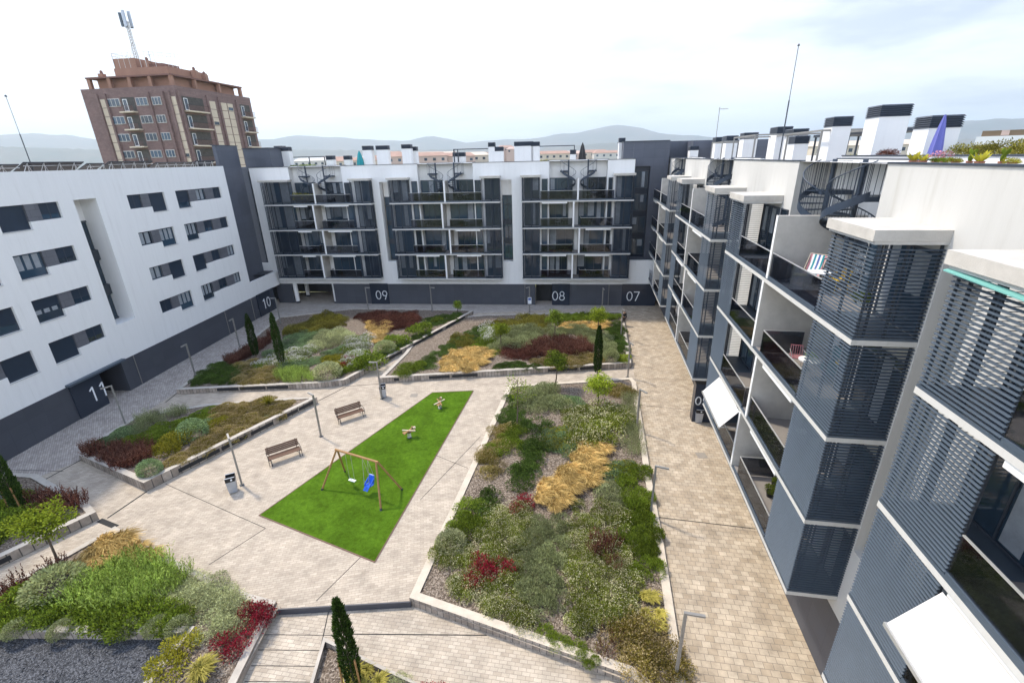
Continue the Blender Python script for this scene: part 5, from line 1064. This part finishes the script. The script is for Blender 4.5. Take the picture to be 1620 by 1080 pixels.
one('E', 'ball_silver', 'small pale ball shrub on the border at the left of the flower mass', (714, 866), 1.15, .9)
patch('E', 'bush_grey', 'tall grey-green shrub in the centre of the near half of the largest bed', [(822, 945), (824, 880), (840, 830), (868, 815), (888, 835), (894, 900), (884, 950), (850, 962)], .72, .88, 1.25, zb=.38)
patch('E', 'flower_mass', 'cream-flowered shrub in the right flower mass of the largest bed', [(888, 830), (895, 795), (960, 795), (990, 815), (1003, 930), (985, 985), (930, 1000), (895, 960), (905, 890)], .64, .74, zb=.38)
patch('E', 'flower_mass', 'cream-flowered shrub along the front wall of the largest bed', [(705, 915), (740, 895), (800, 905), (815, 950), (845, 985), (835, 1005), (770, 965)], .6, .7, zb=.38)
patch('E', 'flower_olive', 'olive flowering shrub in the bottom right corner of the largest bed', [(990, 1040), (985, 995), (1020, 970), (1058, 990), (1068, 1060), (1060, 1100), (1020, 1080)], .62, .9, zb=.38)
for i, px in enumerate([(768, 900), (790, 905), (757, 915)]): one('E', 'bush_red', 'crimson shrub in the left flower mass of the largest bed', px, .95, 1.2, 'crimson shrubs in the flower mass')
one('E', 'bush_red', 'dark red shrub near the golden grass at the left', (822, 800), .9)
patch('E', 'red_stems', 'reddish-brown stems between the flowers near the bottom right', [(945, 1040), (930, 1000), (970, 985), (985, 1030), (975, 1070)], .6, .9, zb=.38)
patch('E', 'purple_stems', 'reddish stems among the right flower mass', [(930, 885), (940, 850), (978, 855), (975, 890)], .6, .9, zb=.38)
for i, px in enumerate([(862, 1015), (885, 1030), (912, 1040), (932, 1052)]): one('E', 'juniper_green', 'small green tuft in the gravel near the front wall of the largest bed', (px[0], px[1] - 12), .55, 1, 'small green tufts near the front wall')

# ---- trees
def cypress(label, px, h, r, z0=.3, stakes=False):
    p = g(*px, z0); o = thing('cypress', label, 'cypress', (p[0], p[1], z0 - .1)); m = MB(); m.tube((0, 0, -.1), (0, 0, h * .8), .05, 'bark', 7, .015); m.build('trunk', o)
    n = int(5200); t = rng.random(n) ** .85; z = .12 + t * (h - .12); prof = np.interp(t, [0, .08, .35, .7, .9, 1], [.55, .85, 1, .8, .45, .05]) * r; a = rng.uniform(0, 6.283, n)
    q = prof * (1 - .35 * rng.random(n) ** 2) * (1 + .18 * np.sin(a * 4 + z * 5) * np.cos(z * 9 + a * 2)); P_ = np.stack([q * np.cos(a), q * np.sin(a), z], 1); D_ = np.stack([np.cos(a) * .45, np.sin(a) * .45, np.ones(n)], 1)
    me = leafmesh('crown', P_, nz(D_, .22), .17 * rng.uniform(.6, 1.2, n), .045, ['lf_cypress']); c = bpy.data.objects.new('crown', me); C.objects.link(c); c.parent = o
    if stakes:
        for s_ in (-1, 1): m = MB(); m.tube((s_ * .32, -.2, -.1), (s_ * .28, -.18, 1.7), .035, 'wood'); m.build('stake', o)
    return o
cypress('tall dark cypress at the left edge of the photo', (32, 806), 3.9, .34, stakes=True)
cypress('left of the two dark cypresses in the long far bed', (405, 562), 4.2, .34); cypress('right of the two dark cypresses in the long far bed', (446, 575), 4.9, .34)
cypress('slender dark cypress in the wedge-shaped bed, right of the young trees', (945, 590), 4.3, .32)
cypress('nearest cypress, staked, at the bottom edge of the photo', (561, 1084), 4.3, .29, -.2, True)
def tree(label, px, h, cr, m='lf_bright', z0=.3, n=2600, clear=.45, sparse=1., L_=.13, flat=.8, name='young_tree', stake=True):
    p = g(*px, z0); o = thing(name, label, 'tree', (p[0], p[1], z0 - .1)); mb = MB(); lean = rng.normal(size=2) * .05; zc = h * clear
    pts = [(0, 0, 0), (lean[0], lean[1], zc * .5), (lean[0] * 1.5, lean[1] * 1.5, zc), (lean[0] * 2, lean[1] * 2, h * .8)]; rs = [.06, .05, .042, .015]
    for i in range(3): mb.tube(pts[i], pts[i + 1], rs[i], 'bark', 7, rs[i + 1])
    Ps = []; Ds = []; nb = 13
    for i in range(nb):
        a = i * 2.4 + rng.normal() * .3; zb_ = zc + (h * .75 - zc) * i / nb; ln = cr * rng.uniform(.55, 1.05) * (1 - .35 * i / nb); el = rng.uniform(.2, .8); b = np.array([lean[0] * 1.7, lean[1] * 1.7, zb_]); e = b + np.array([math.cos(a) * math.cos(el), math.sin(a) * math.cos(el), math.sin(el)]) * ln
        mb.tube(b, e, .02, 'bark', 5, .006); k = int(n / nb * sparse)
        for (cc, rr) in ((e, .34 * cr), ((b + e) / 2 + rng.normal(size=3) * .1, .26 * cr)):
            d = rng.normal(size=(k // 2, 3)); d /= np.linalg.norm(d, axis=1, keepdims=True); Ps.append(cc + d * (rr * rng.random((k // 2, 1)) ** .4) * [1, 1, flat]); Ds.append(nz(d, .6) + [0, 0, .1])
    mb.build('trunk', o); P_ = np.vstack(Ps); me = leafmesh('crown', P_, np.vstack(Ds), L_ * rng.uniform(.6, 1.2, len(P_)), L_ * .55, [m]); c = bpy.data.objects.new('crown', me); C.objects.link(c); c.parent = o; return o
tree('young spreading tree with bright leaves at the left, above the purple shrubs', (90, 884), 3.0, 1.25, 'lf_bright', clear=.5, n=3400)
tree('young tree in front of the wall between entrances 09 and 08', (724, 496), 1.9, .6, 'lf_green', n=1400, clear=.4)
tree('young tree at the back of the wedge-shaped bed in front of entrance 08', (877, 537), 3.9, .95, 'lf_green'); tree('young tree at the back of the wedge-shaped bed between entrances 08 and 07', (946, 534), 4.0, 1.05, 'lf_bright')
tree('small bright tree in the left back part of the wedge-shaped bed', (793, 552), 3.2, .95, 'lf_bright')
tree('dense young tree at the far edge of the largest bed', (878, 609), 3.6, 1.0, 'lf_green', z0=.1, n=3600); tree('sparse young tree at the far left corner of the largest bed', (818, 672), 4.4, 1.0, 'lf_green', z0=.1, sparse=.22, clear=.4)
tree('leafy young tree at the far right corner of the largest bed', (946, 642), 3.0, 1.15, 'lf_bright', z0=.1, n=3000, clear=.35)

# ---- potted plants and roof gardens
def potted(label, M, x, y, z, kind, s, pot='terracotta', pr=.16, ph=.28, sz=1., name='potted_plant'):
    o = thing(name, label, 'potted plant', at(M, x, y, z)); m = MB(); potm(m, pr, ph, pot); m.build('pot', o); me = VEG[kind][0]; c = bpy.data.objects.new('leaves', me); C.objects.link(c); c.parent = o; c.location = (0, 0, ph - .03); c.scale = (s, s, s * sz); return o
def box_planter(label, M, rz, x0, x1, y, z, kind, s, sz=1.):
    o = thing('balcony_planter', label, 'planter', at(M, (x0 + x1) / 2, y, z), rz); w = (x1 - x0) / 2; m = MB(); m.box(-w, w, -.15, .15, 0, .4, 'louvre_dark'); m.build('box', o); k = max(2, int((x1 - x0) / .5))
    for i in range(k): c = bpy.data.objects.new('shrub', VEG[kind][i % 3]); C.objects.link(c); c.parent = o; c.location = (-w + .25 + (2 * w - .5) * i / (k - 1), 0, .35); c.scale = (s, s, s * sz); c.rotation_euler = (0, 0, i * 1.3)
box_planter('planter of tall bright bushes on the top left balcony of the far wing, left one', BM, B_RZ, -10.4, -8.9, -.4, 12.85, 'bush_yellow', .75, 1.9); box_planter('planter of tall bright bushes on the top left balcony of the far wing, right one', BM, B_RZ, -8.7, -7.8, -.4, 12.85, 'bush_yellow', .7, 1.7)
potted('yellow-green shrub in a planter on the far top balcony of the right wing', RM, -28.2, .5, 12.7, 'bush_bright', .55, 'concrete', .22, .35, 1.3); potted('low plant in a planter beside the yellow-green shrub on the right wing', RM, -27.3, .5, 12.7, 'bush_green', .5, 'concrete', .22, .35)
potted('leafy plant inside the top louvred box of the right wing', RM, -.9, .5, 13.3, 'bush_bright', .4, 'white', .14, .22); potted('plant on the pale table beside the teal sofa', RM, -4.0, .95, Z2 + .72, 'bush_green', .28, 'white', .08, .12)
potted('potted plant on the lowest balcony, left one', RM, -5.4, 1.4, 3.48, 'bush_green', .35, 'black', .2, .35); potted('potted plant on the lowest balcony, right one', RM, -4.9, 1.0, 3.48, 'bush_green', .4, 'black', .16, .3)
for i, (x_, k_) in enumerate([(-8.3, 1), (-12.4 + 4.6, 2)]): pass
# along the near parapet of the right wing
def rloc(px, py, t):   # pixel on the vertical plane y=t of the right wing -> local x, z
    M = RM.inverted(); o = M @ Vector(CC); d = M.to_3x3() @ Vector(ray(px, py)); k = (t - o.y) / d.y; v = o + d * k; return v.x, v.z
def agave(label, M, x, y, z, s, n=9, m='lf_yellow'):
    o = thing('potted_agave', label, 'potted plant', at(M, x, y, z)); mb = MB(); potm(mb, .11, .14, 'terracotta'); mb.build('pot', o); mb = MB()
    for i in range(n):
        a = i * 2.4; e = .7 + .5 * (i % 3) / 3; d = np.array([math.cos(a) * math.cos(e), math.sin(a) * math.cos(e), math.sin(e)]); t = np.array([-math.sin(a), math.cos(a), 0]) * s * .16; b_ = np.array([0, 0, .1]); mb.face([b_ - t * .5, b_ + d * s * .5 - t, b_ + d * s, b_ + d * s * .5 + t, b_ + t * .5], m)
    mb.build('leaves', o)
def cactus(label, M, x, y, z):
    o = thing('potted_cactus', label, 'potted cactus', at(M, x, y, z)); o.scale = (.62, .62, .62); mb = MB(); potm(mb, .12, .18, 'terracotta'); mb.build('pot', o); mb = MB()
    def pad(cx, cz, rx, rz_, tilt):
        prf = [(cx + rx * math.cos(a) * math.cos(tilt) - rz_ * math.sin(a) * math.sin(tilt), cz + rx * math.cos(a) * math.sin(tilt) + rz_ * math.sin(a) * math.cos(tilt)) for a in [6.283 * i / 14 for i in range(14)]]
        k = len(mb.v); mb.v += [(p[0], -.025, p[1]) for p in prf] + [(p[0], .025, p[1]) for p in prf] + [(cx, -.05, cz), (cx, .05, cz)]; i_ = mb.mi('lf_green')
        for i in range(14): j = (i + 1) % 14; mb.f += [(k + i, k + j, k + 28), (k + 14 + j, k + 14 + i, k + 29), (k + i, k + 14 + i, k + 14 + j, k + j)]; mb.m += [i_] * 3
    pad(0, .3, .09, .14, 0); pad(.10, .5, .07, .12, -.6); pad(-.06, .52, .06, .11, .4); mb.build('pads', o)
for i, (px, kd) in enumerate([(1443, 'a'), (1458, 'a2'), (1478, 'f'), (1492, 'f'), (1510, 'y'), (1532, 'c'), (1548, 'a'), (1583, 'c'), (1600, 'y')]):
    x_, z_ = rloc(px, 262, 1.95); ord_ = ['first', 'second', 'third', 'fourth', 'fifth', 'sixth', 'seventh', 'eighth', 'ninth'][i]
    if kd[0] == 'a': agave(f'yellow-green fleshy plant on the near right parapet, {ord_} pot from the left', RM, x_, 1.95, 16.95, .34 if kd == 'a' else .26)
    elif kd == 'c': cactus(f'prickly pear in a terracotta pot on the near right parapet, {ord_} from the left', RM, x_, 1.95, 16.98)
    elif kd == 'f':
        o = potted(f'pink flowering plant on the near right parapet, {ord_} pot from the left', RM, x_, 1.95, 16.98, 'bush_green', .2, 'terracotta', .09, .1); c = bpy.data.objects.new('flowers', leafmesh('flowers', hemi(90) * .16 + [0, 0, .18], hemi(90), .035, .035, ['fl_pink'])); C.objects.link(c); c.parent = o
    else: potted(f'small yellow-green potted plant on the near right parapet, {ord_} from the left', RM, x_, 1.95, 16.98, 'bush_yellow', .2, 'terracotta', .09, .1)
def parasol(label, M, x, y, z, h, m, r=.28):
    o = thing('closed_parasol', label, 'parasol', at(M, x, y, z)); mb = MB(); mb.tube((0, 0, 0), (0, 0, h), .025, 'alu'); mb.lathe([(.25, 0), (.25, .06)], (0, 0, 0), 'concrete', 12); mb.build('pole', o); mb = MB()
    k = 12; prof = [(.05, h * .28), (r, h * .36), (r * .8, h * .6), (r * .45, h * .85), (.03, h)]
    for (a, za), (b, zb_) in zip(prof, prof[1:]):
        for i in range(k): t0, t1 = 6.283 * i / k, 6.283 * (i + 1) / k; f0, f1 = (1, .7) if i % 2 else (.7, 1); mb.face([(a * f0 * math.cos(t0), a * f0 * math.sin(t0), za), (a * f1 * math.cos(t1), a * f1 * math.sin(t1), za), (b * f1 * math.cos(t1), b * f1 * math.sin(t1), zb_), (b * f0 * math.cos(t0), b * f0 * math.sin(t0), zb_)], m)
    mb.build('canopy', o)
parasol('closed purple parasol on the right-wing roof terrace', RM, rloc(1478, 244, 5.7)[0], 5.7, 15.95, 2.6, 'purple_fabric', .25); parasol('closed teal parasol on the far-wing roof', BM, -3.2, 3.5, 15.95, 2.75, 'teal_bright', .5); parasol('closed black parasol on the far-wing roof', BM, 24.3, 3.5, 15.95, 3.0, 'black', .5)
def roofhedge(label, M, x0, x1, y, z, s, kind='bush_hedge', sp=.7, sz=1.):
    n_ = max(1, int(abs(x1 - x0) / sp))
    for i in range(n_): v = M @ Vector((x0 + (x1 - x0) * (i + .5) / n_, y, z)); plant(kind, v.x, v.y, v.z, s * rng.uniform(.85, 1.15), label, label, sz)
for a, b in [(-8.2, -6.0), (-5.2, -2.6), (-1.9, .5)]: pass
roofhedge('brown-green shrub in a trough on the right-wing roof behind the parapet', RM, -8.9, -4.3, 7.0, 17.15, .8)
roofhedge('dark spiky plant between the two biggest chimneys on the right-wing roof', RM, -12.1, -11.2, 5.8, 17.1, .5, 'bush_purple')
roofhedge('climbing green plant on the far-wing roof at the left', BM, -12.6, -9.2, 3.6, 16.4, 1.0, 'bush_green', .8, 1.3); roofhedge('low green plant on the far-wing roof at the left', BM, -9, -3.8, 3.2, 16.5, .6, 'bush_bright', .9)
mb = MB(); mb.box(-14, 8, 9.5, 9.7, 15.95, 17.2, 'render'); mb.build('terrace_screen_wall', RW)
# simple furniture on the far wing's balconies
CF = 'balcony chairs of the far wing'; n_ = 0
for mi_, c_ in enumerate((-7.6, 8.3, 23.75)):
    for k in range(4):
        for sd_ in (-1, 1):
            if (mi_, k, sd_) in ((0, 3, -1),) or rng.random() < .25: continue
            z = zsB[k] + .235; x = c_ + sd_ * rng.uniform(1.5, 2.4); nm_ = ['left', 'middle', 'right'][mi_]; fl_ = ['lowest', 'second', 'third', 'top'][k]; si_ = 'left' if sd_ < 0 else 'right'
            table(f'balcony table on the {fl_} {si_} balcony of the {nm_} bay, far wing', BM, B_RZ, x, .0, z, .4, .72, rng.choice(['white', 'wood_dark', 'louvre']))
            chair(f'balcony chair on the {fl_} {si_} balcony of the {nm_} bay, far wing', BM, B_RZ, x - .7, .1, z, rng.choice(['wood_dark', 'white', 'black', 'teal']), rng.uniform(0, 6))
            if rng.random() < .6: potted(f'potted plant on the {fl_} {si_} balcony of the {nm_} bay, far wing', BM, c_ + sd_ * rng.uniform(.7, 1.1) + .5 * (sd_ > 0), .3, z, rng.choice(['bush_green', 'bush_dark']), .5, 'terracotta', .2, .35, 1.2)

# ================================================================== BEYOND THE COURT
TA = np.array([-79.46, 99.19]); TB = np.array([-60.4, 96.62]); TC = np.array([-56.69, 116.44]); TD = np.array([-76, 120.])
BT = thing('brick_tower_block', 'tall brown brick tower block with balconies rising behind the left wing', 'tower block', (0, 0, 0))
mb = MB(); mb.prism([TA, TB, TC, TD], -1, 31.1, 'brickwork'); 
cx_, cy_ = np.mean([TA, TB, TC, TD], axis=0)
def shr(f): return [tuple(np.array([cx_, cy_]) + (p - [cx_, cy_]) * f) for p in (TA, TB, TC, TD)]
mb.prism(shr(.80), 31.1, 32.9, 'orange_render'); mb.prism(shr(.92), 32.9, 33.15, 'brick'); mb.build('wall', BT)
for p_ in shr(.88) + [tuple((np.array(shr(.88)[0]) * (1 - f) + np.array(shr(.88)[1]) * f)) for f in (.25, .5, .75)] + [tuple((np.array(shr(.88)[1]) * (1 - f) + np.array(shr(.88)[2]) * f)) for f in (.3, .65)]: mb = MB(); mb.box(p_[0] - .3, p_[0] + .3, p_[1] - .3, p_[1] + .3, 31.1, 32.9, 'orange_render'); mb.build('terrace_pillar', BT)
def facef(a, b): d = (b - a) / np.linalg.norm(b - a); return Matrix.Translation((a[0], a[1], 0)) @ Matrix.Rotation(math.atan2(d[1], d[0]), 4, 'Z'), np.linalg.norm(b - a)
for (a, b, cols) in ((TA, TB, [(3.5, 4.6, 'c'), (5.0, 7.5, 'w'), (7.8, 10.6, 'b'), (10.9, 13.3, 'w'), (14.2, 16.1, 'w'), (18.2, 19.1, 'c')]), (TB, TC, [(1.2, 6.2, 'b'), (7.8, 9.3, 'c'), (10.9, 12.4, 'c'), (12.7, 14.2, 'c'), (16.4, 19.4, 'b')])):
    Mx, Lg = facef(a, b)
    rib = MB()
    for x_ in ([3.0, 4.75, 13.7, 16.6, 17.9] if a is TA else [.3, 7.1, 10.1, 15.2]): rib.box(x_, x_ + .35, -.35, -.005, 10, 30.2, 'brickwork')
    r_ = rib.build('pilaster', BT); r_.matrix_basis = Mx
    for k in range(7):
        z = 28.0 - 3.0 * k
        for (x0, x1, ty) in cols:
            if ty == 'w': m = MB(); m.box(x0, x1, -.12, -.002, z, z + 1.35, 'far_white'); m.box(x0 + .1, x1 - .1, -.14, -.121, z + .1, z + 1.25, 'pane'); [m.box(x0 + (x1 - x0) * q / 3 - .04, x0 + (x1 - x0) * q / 3 + .04, -.16, -.141, z + .01, z + 1.34, 'far_white') for q in (1, 2)]; w = m.build('window', BT)
            elif ty == 'c': m = MB(); m.box(x0, x1, -.08, -.002, z - .1, z + 1.3, 'cream'); m.box(x0, x1, -.06, -.002, z - 1.6, z - .2, 'cream'); w = m.build('window', BT); 
            else:
                m = MB(); m.box(x0, x1, -.03, -.002, z - .9, z + 1.5, 'interior'); m.box(x0 + .3, x0 + 1.2, -.06, -.031, z - .9, z + 1.2, 'white'); m.box(x0 + .42, x0 + 1.08, -.08, -.061, z - .7, z + 1.1, 'pane'); m.box(x0 - .1, x1 + .1, -1.0, -.001, z - 1.15, z - .9, 'cream'); w = m.build('balcony', BT); m = MB(); m.box(x0 - .05, x1 + .05, -.98, -.93, z + .05, z + .1, 'black'); n2 = int((x1 - x0) / .22)
                for i in range(n2 + 1): xx = x0 - .05 + (x1 - x0 + .1) * i / n2; m.box(xx - .02, xx + .02, -.97, -.94, z - .9, z + .05, 'brick')
                m.build('railing', w)
            if ty == 'c' and rng.random() < .45: m = MB(); m.box(x0 + .1, x1 - .1, -.1, -.081, z, z + .6, 'pane'); m.build('pane', w)
            w.matrix_basis = Mx
mb = MB(); mb.prism([(-73.2, 100.6), (-62.5, 99.4), (-60.2, 108), (-71, 112)], 33.15, 34.6, 'orange_render'); mb.prism([(-73.0, 100.8), (-68.6, 100.3), (-67.6, 105.5), (-72, 107)], 34.6, 36.2, 'orange_render'); mb.prism([(-66.5, 100.7), (-63.8, 100.4), (-63.0, 104), (-65.6, 105)], 34.6, 35.3, 'brick'); mb.build('rooftop_block', BT)
for (x_, y_, z_, h_) in [(-76, 101, 33.15, .7), (-66.8, 100.9, 34.6, 1.2), (-60.6, 104.5, 33.15, 1.5), (-60.2, 107, 33.15, 1.1)]: mb = MB(); mb.box(x_ - .45, x_ + .45, y_ - .45, y_ + .45, z_, z_ + h_, 'orange_render'); mb.lathe([(.25, 0), (.25, .4), (.1, .6)], (x_, y_, z_ + h_), 'brick', 8); mb.build('chimney', BT)
mb = MB()
for (p, q) in (((-73.0, 100.8), (-65.5, 100.0)), ((-65.5, 100.0), (-62.0, 103)), ((-73.0, 100.8), (-72, 106))):
    for zz in (36.6, 37.1): mb.tube((*p, zz), (*q, zz), .04, 'alu', 4)
    for i in range(8): t = i / 7; mb.tube((p[0] + (q[0] - p[0]) * t, p[1] + (q[1] - p[1]) * t, 34.6), (p[0] + (q[0] - p[0]) * t, p[1] + (q[1] - p[1]) * t, 37.2), .035, 'alu', 4)
mb.build('roof_railing', BT)
TM = thing('telecom_mast', 'lattice telecom mast with panel antennas on top of the brick tower', 'telecom mast', (-69.6, 102.4, 36.1)); mb = MB()
tri = [(.35 * math.cos(a), .35 * math.sin(a)) for a in (0, 2.09, 4.19)]
for (x_, y_) in tri: mb.tube((x_, y_, 0), (x_ * .7, y_ * .7, 6.4), .05, 'galv', 5)
for i in range(14):
    z = i * .45
    for j in range(3): a, b = tri[j], tri[(j + 1) % 3]; mb.tube((a[0] * (1 - .02 * i), a[1] * (1 - .02 * i), z), (b[0] * (1 - .02 * i), b[1] * (1 - .02 * i), z + .45), .025, 'galv', 4)
for a in (.5, 2.6, 4.7): mb.tube((0, 0, 3.0), (3.0 * math.cos(a), 3.0 * math.sin(a), 0), .02, 'galv', 4)
mb.build('lattice', TM)
for i in range(5): a = i * 1.257; mb = MB(); x_, y_ = .75 * math.cos(a), .75 * math.sin(a); mb.box(x_ - .2, x_ + .2, y_ - .12, y_ + .12, 5.4, 7.9 - .3 * (i % 2), 'louvre' if i % 2 else 'bin_steel'); mb.tube((0, 0, 6.2), (x_, y_, 6.2), .03, 'galv', 4); mb.build('panel_antenna', TM)

# far town: each block a thing with walls, roof and its own windows
GF = 'low blocks of the town beyond the far wing'; protos = {}
def townhouse(x, y, w, d, h, m, rz, i):
    o = thing('town_building', '%s low block of the distant town, number %d from the left' % ({'far_white': 'white', 'far_pink': 'pinkish', 'far_cream': 'cream'}[m], i + 1), 'building', (x, y, -.9), rz, GF); mb = MB(); mb.box(-w / 2, w / 2, -d / 2, d / 2, 0, h, m); mb.build('wall', o)
    mb = MB(); mb.hexa([(-w / 2 - .5, -d / 2 - .5, h), (w / 2 + .5, -d / 2 - .5, h), (w / 2 + .5, d / 2 + .5, h), (-w / 2 - .5, d / 2 + .5, h), (-w / 2 + 3, -d / 2 + 4, h + 2.2), (w / 2 - 3, -d / 2 + 4, h + 2.2), (w / 2 - 3, d / 2 - 4, h + 2.2), (-w / 2 + 3, d / 2 - 4, h + 2.2)], 'far_roof' if i % 3 else m); mb.build('roof', o)
    n2 = max(2, int(w / 5))
    for k in range(n2):
        mb = MB(); xx = -w / 2 + (k + .5) * w / n2; mb.box(xx - .9, xx + .9, -d / 2 - .06, -d / 2 - .002, h - 2.8, h - 1.2, 'pane'); mb.build('window', o)
i = 0
for (px, dist, hh, ww, m) in sorted([(500, 420, 19.5, 30, 'far_white'), (530, 520, 21, 26, 'far_pink'), (560, 380, 18.8, 30, 'far_cream'), (612, 480, 21, 26, 'far_pink'), (625, 420, 23, 14, 'far_white'), (640, 520, 24, 22, 'far_pink'), (662, 330, 20.5, 38, 'far_pink'), (690, 350, 21, 30, 'far_cream'), (720, 330, 20, 26, 'far_pink'), (745, 360, 20.5, 26, 'far_cream'),
                             (765, 430, 21, 20, 'far_white'), (800, 560, 29, 18, 'far_pink'), (815, 540, 27, 18, 'far_pink'), (855, 420, 20, 26, 'far_pink'), (872, 400, 20.5, 30, 'far_cream'), (895, 430, 20.5, 30, 'far_pink'), (940, 480, 21.5, 24, 'far_cream'), (958, 470, 20.5, 24, 'far_white'), (1150, 600, 22, 40, 'far_white'), (1290, 500, 23, 50, 'far_white'), (1350, 600, 20, 60, 'far_cream'), (1365, 300, 20, 60, 'far_cream'), (585, 600, 22, 30, 'far_white'), (675, 600, 25, 40, 'far_white'), (705, 640, 25, 30, 'far_cream')]):
    r_ = ray(px, 250); r_ = r_ / np.hypot(r_[0], r_[1]); townhouse(r_[0] * dist, r_[1] * dist, ww, 16, hh + .3, m, rng.uniform(-.15, .15), i); i += 1
# blocks beyond the right wing roof
for (px, dist, hh, ww, lb) in [(1592, 125, 20.0, 9, 'pale building with a latticed rooftop beyond the right wing terrace')]:
    r_ = ray(px, 240); r_ = r_ / np.hypot(r_[0], r_[1]); o = thing('rooftop_building', lb, 'building', (r_[0] * dist, r_[1] * dist, 0), -.75); mb = MB(); mb.box(-ww / 2, ww / 2, -4, 4, -.9, 19.1, 'render'); mb.build('wall', o); mb = MB(); mb.box(-ww / 2 + .6, ww / 2 - 1, -3.5, 3.5, 19.1, 20.0, 'lattice'); mb.box(-1.5, -.5, -3.55, -3.5, 19.2, 20, 'far_pink'); mb.build('rooftop_screen', o)
for i, (px, dist, s_) in enumerate([(850, 300, 7), (862, 310, 7), (874, 290, 6), (884, 300, 6), (1345, 260, 6), (1352, 240, 6)]):
    r_ = ray(px, 250); r_ = r_ / np.hypot(r_[0], r_[1]); tr_ = thing('distant_tree', 'round yellow-green tree of the town beyond the far wing', 'tree', (r_[0] * dist, r_[1] * dist, -.9), 0, 'trees of the distant town'); mb = MB(); mb.tube((0, 0, 0), (0, 0, 14), .3, 'bark', 6); mb.build('trunk', tr_); c = bpy.data.objects.new('crown', VEG['bush_yellow'][i % 3]); C.objects.link(c); c.parent = tr_; c.location = (0, 0, 12.5); c.scale = (s_ * 1.2, s_ * 1.2, s_ * 1.1)

# mountains: ridges with their own distance and depth
def ridge(name, prof, dist, depth, seed):
    xs = [p[0] for p in prof]; ys = [p[1] for p in prof]; n_ = 260; m_ = 18; V = []; Fc = []; r2 = np.random.default_rng(seed); ph = r2.uniform(0, 6, 8)
    for i in range(n_ + 1):
        x = xs[0] + (xs[-1] - xs[0]) * i / n_; y = np.interp(x, xs, ys) + .5 * math.sin(x * .35 + ph[0]) + .4 * math.sin(x * .9 + ph[1]); r_ = ray(x, y); hd = np.hypot(r_[0], r_[1]); top = H + r_[2] / hd * dist + .9; u = r_[:2] / hd
        for j in range(m_ + 1):
            t = j / m_; f = 1 - abs(t - .5) * 2; dd = dist + (t - .5) * depth; sp_ = .5 + .5 * math.sin(x * .09 + 5 * t + ph[2]) ; V.append((u[0] * dd, u[1] * dd, -1 + max(0, top) * (f ** 1.15) * (1 - .28 * sp_ * (1 - f) * (2 if f < 1 else 0))))
    for i in range(n_):
        for j in range(m_): k = i * (m_ + 1) + j; Fc.append((k, k + 1, k + m_ + 2, k + m_ + 1))
    me = bpy.data.meshes.new(name); me.from_pydata(V, [], Fc); me.materials.append(MT['mountain_rock']); me.polygons.foreach_set('use_smooth', [True] * len(Fc)); o = bpy.data.objects.new(name, me); C.objects.link(o); o['kind'] = 'structure'
ridge('mountains', [(-900, 225), (-500, 222), (-150, 214), (0, 213), (50, 211), (110, 214), (160, 222), (300, 225), (395, 222), (440, 219), (470, 214), (520, 217), (560, 219), (600, 222), (640, 223), (685, 215), (715, 221), (742, 227), (770, 222), (840, 220), (880, 213), (920, 209), (960, 200), (985, 197), (1010, 202), (1050, 212), (1120, 216), (1200, 221), (1290, 214), (1400, 204), (1450, 199), (1520, 192), (1580, 188), (1640, 187), (1900, 170), (2400, 165)], 7600, 3000, 3)
ridge('hills', [(-500, 236), (0, 232), (200, 238), (400, 236), (600, 238), (760, 236), (880, 233), (960, 226), (1040, 230), (1200, 232), (1400, 225), (1500, 222), (1620, 215), (2000, 200)], 4600, 1600, 5)
# hazy air
hz = bpy.data.materials.new('haze'); hz.use_nodes = True; n = hz.node_tree.nodes; n.clear(); o_ = n.new('ShaderNodeOutputMaterial'); pv = n.new('ShaderNodeVolumePrincipled'); pv.inputs['Color'].default_value = (.78, .91, 1, 1); pv.inputs['Density'].default_value = HAZE; pv.inputs['Anisotropy'].default_value = .3
hz.node_tree.links.new(pv.outputs[0], o_.inputs['Volume'])
MT['haze'] = hz; mb = MB(); mb.box(-14500, 14500, -14500, 14500, -2.2, 760, 'haze'); hb = mb.build('haze', kind='stuff')
S.cycles.volume_step_rate = 10; S.cycles.volume_bounces = 0
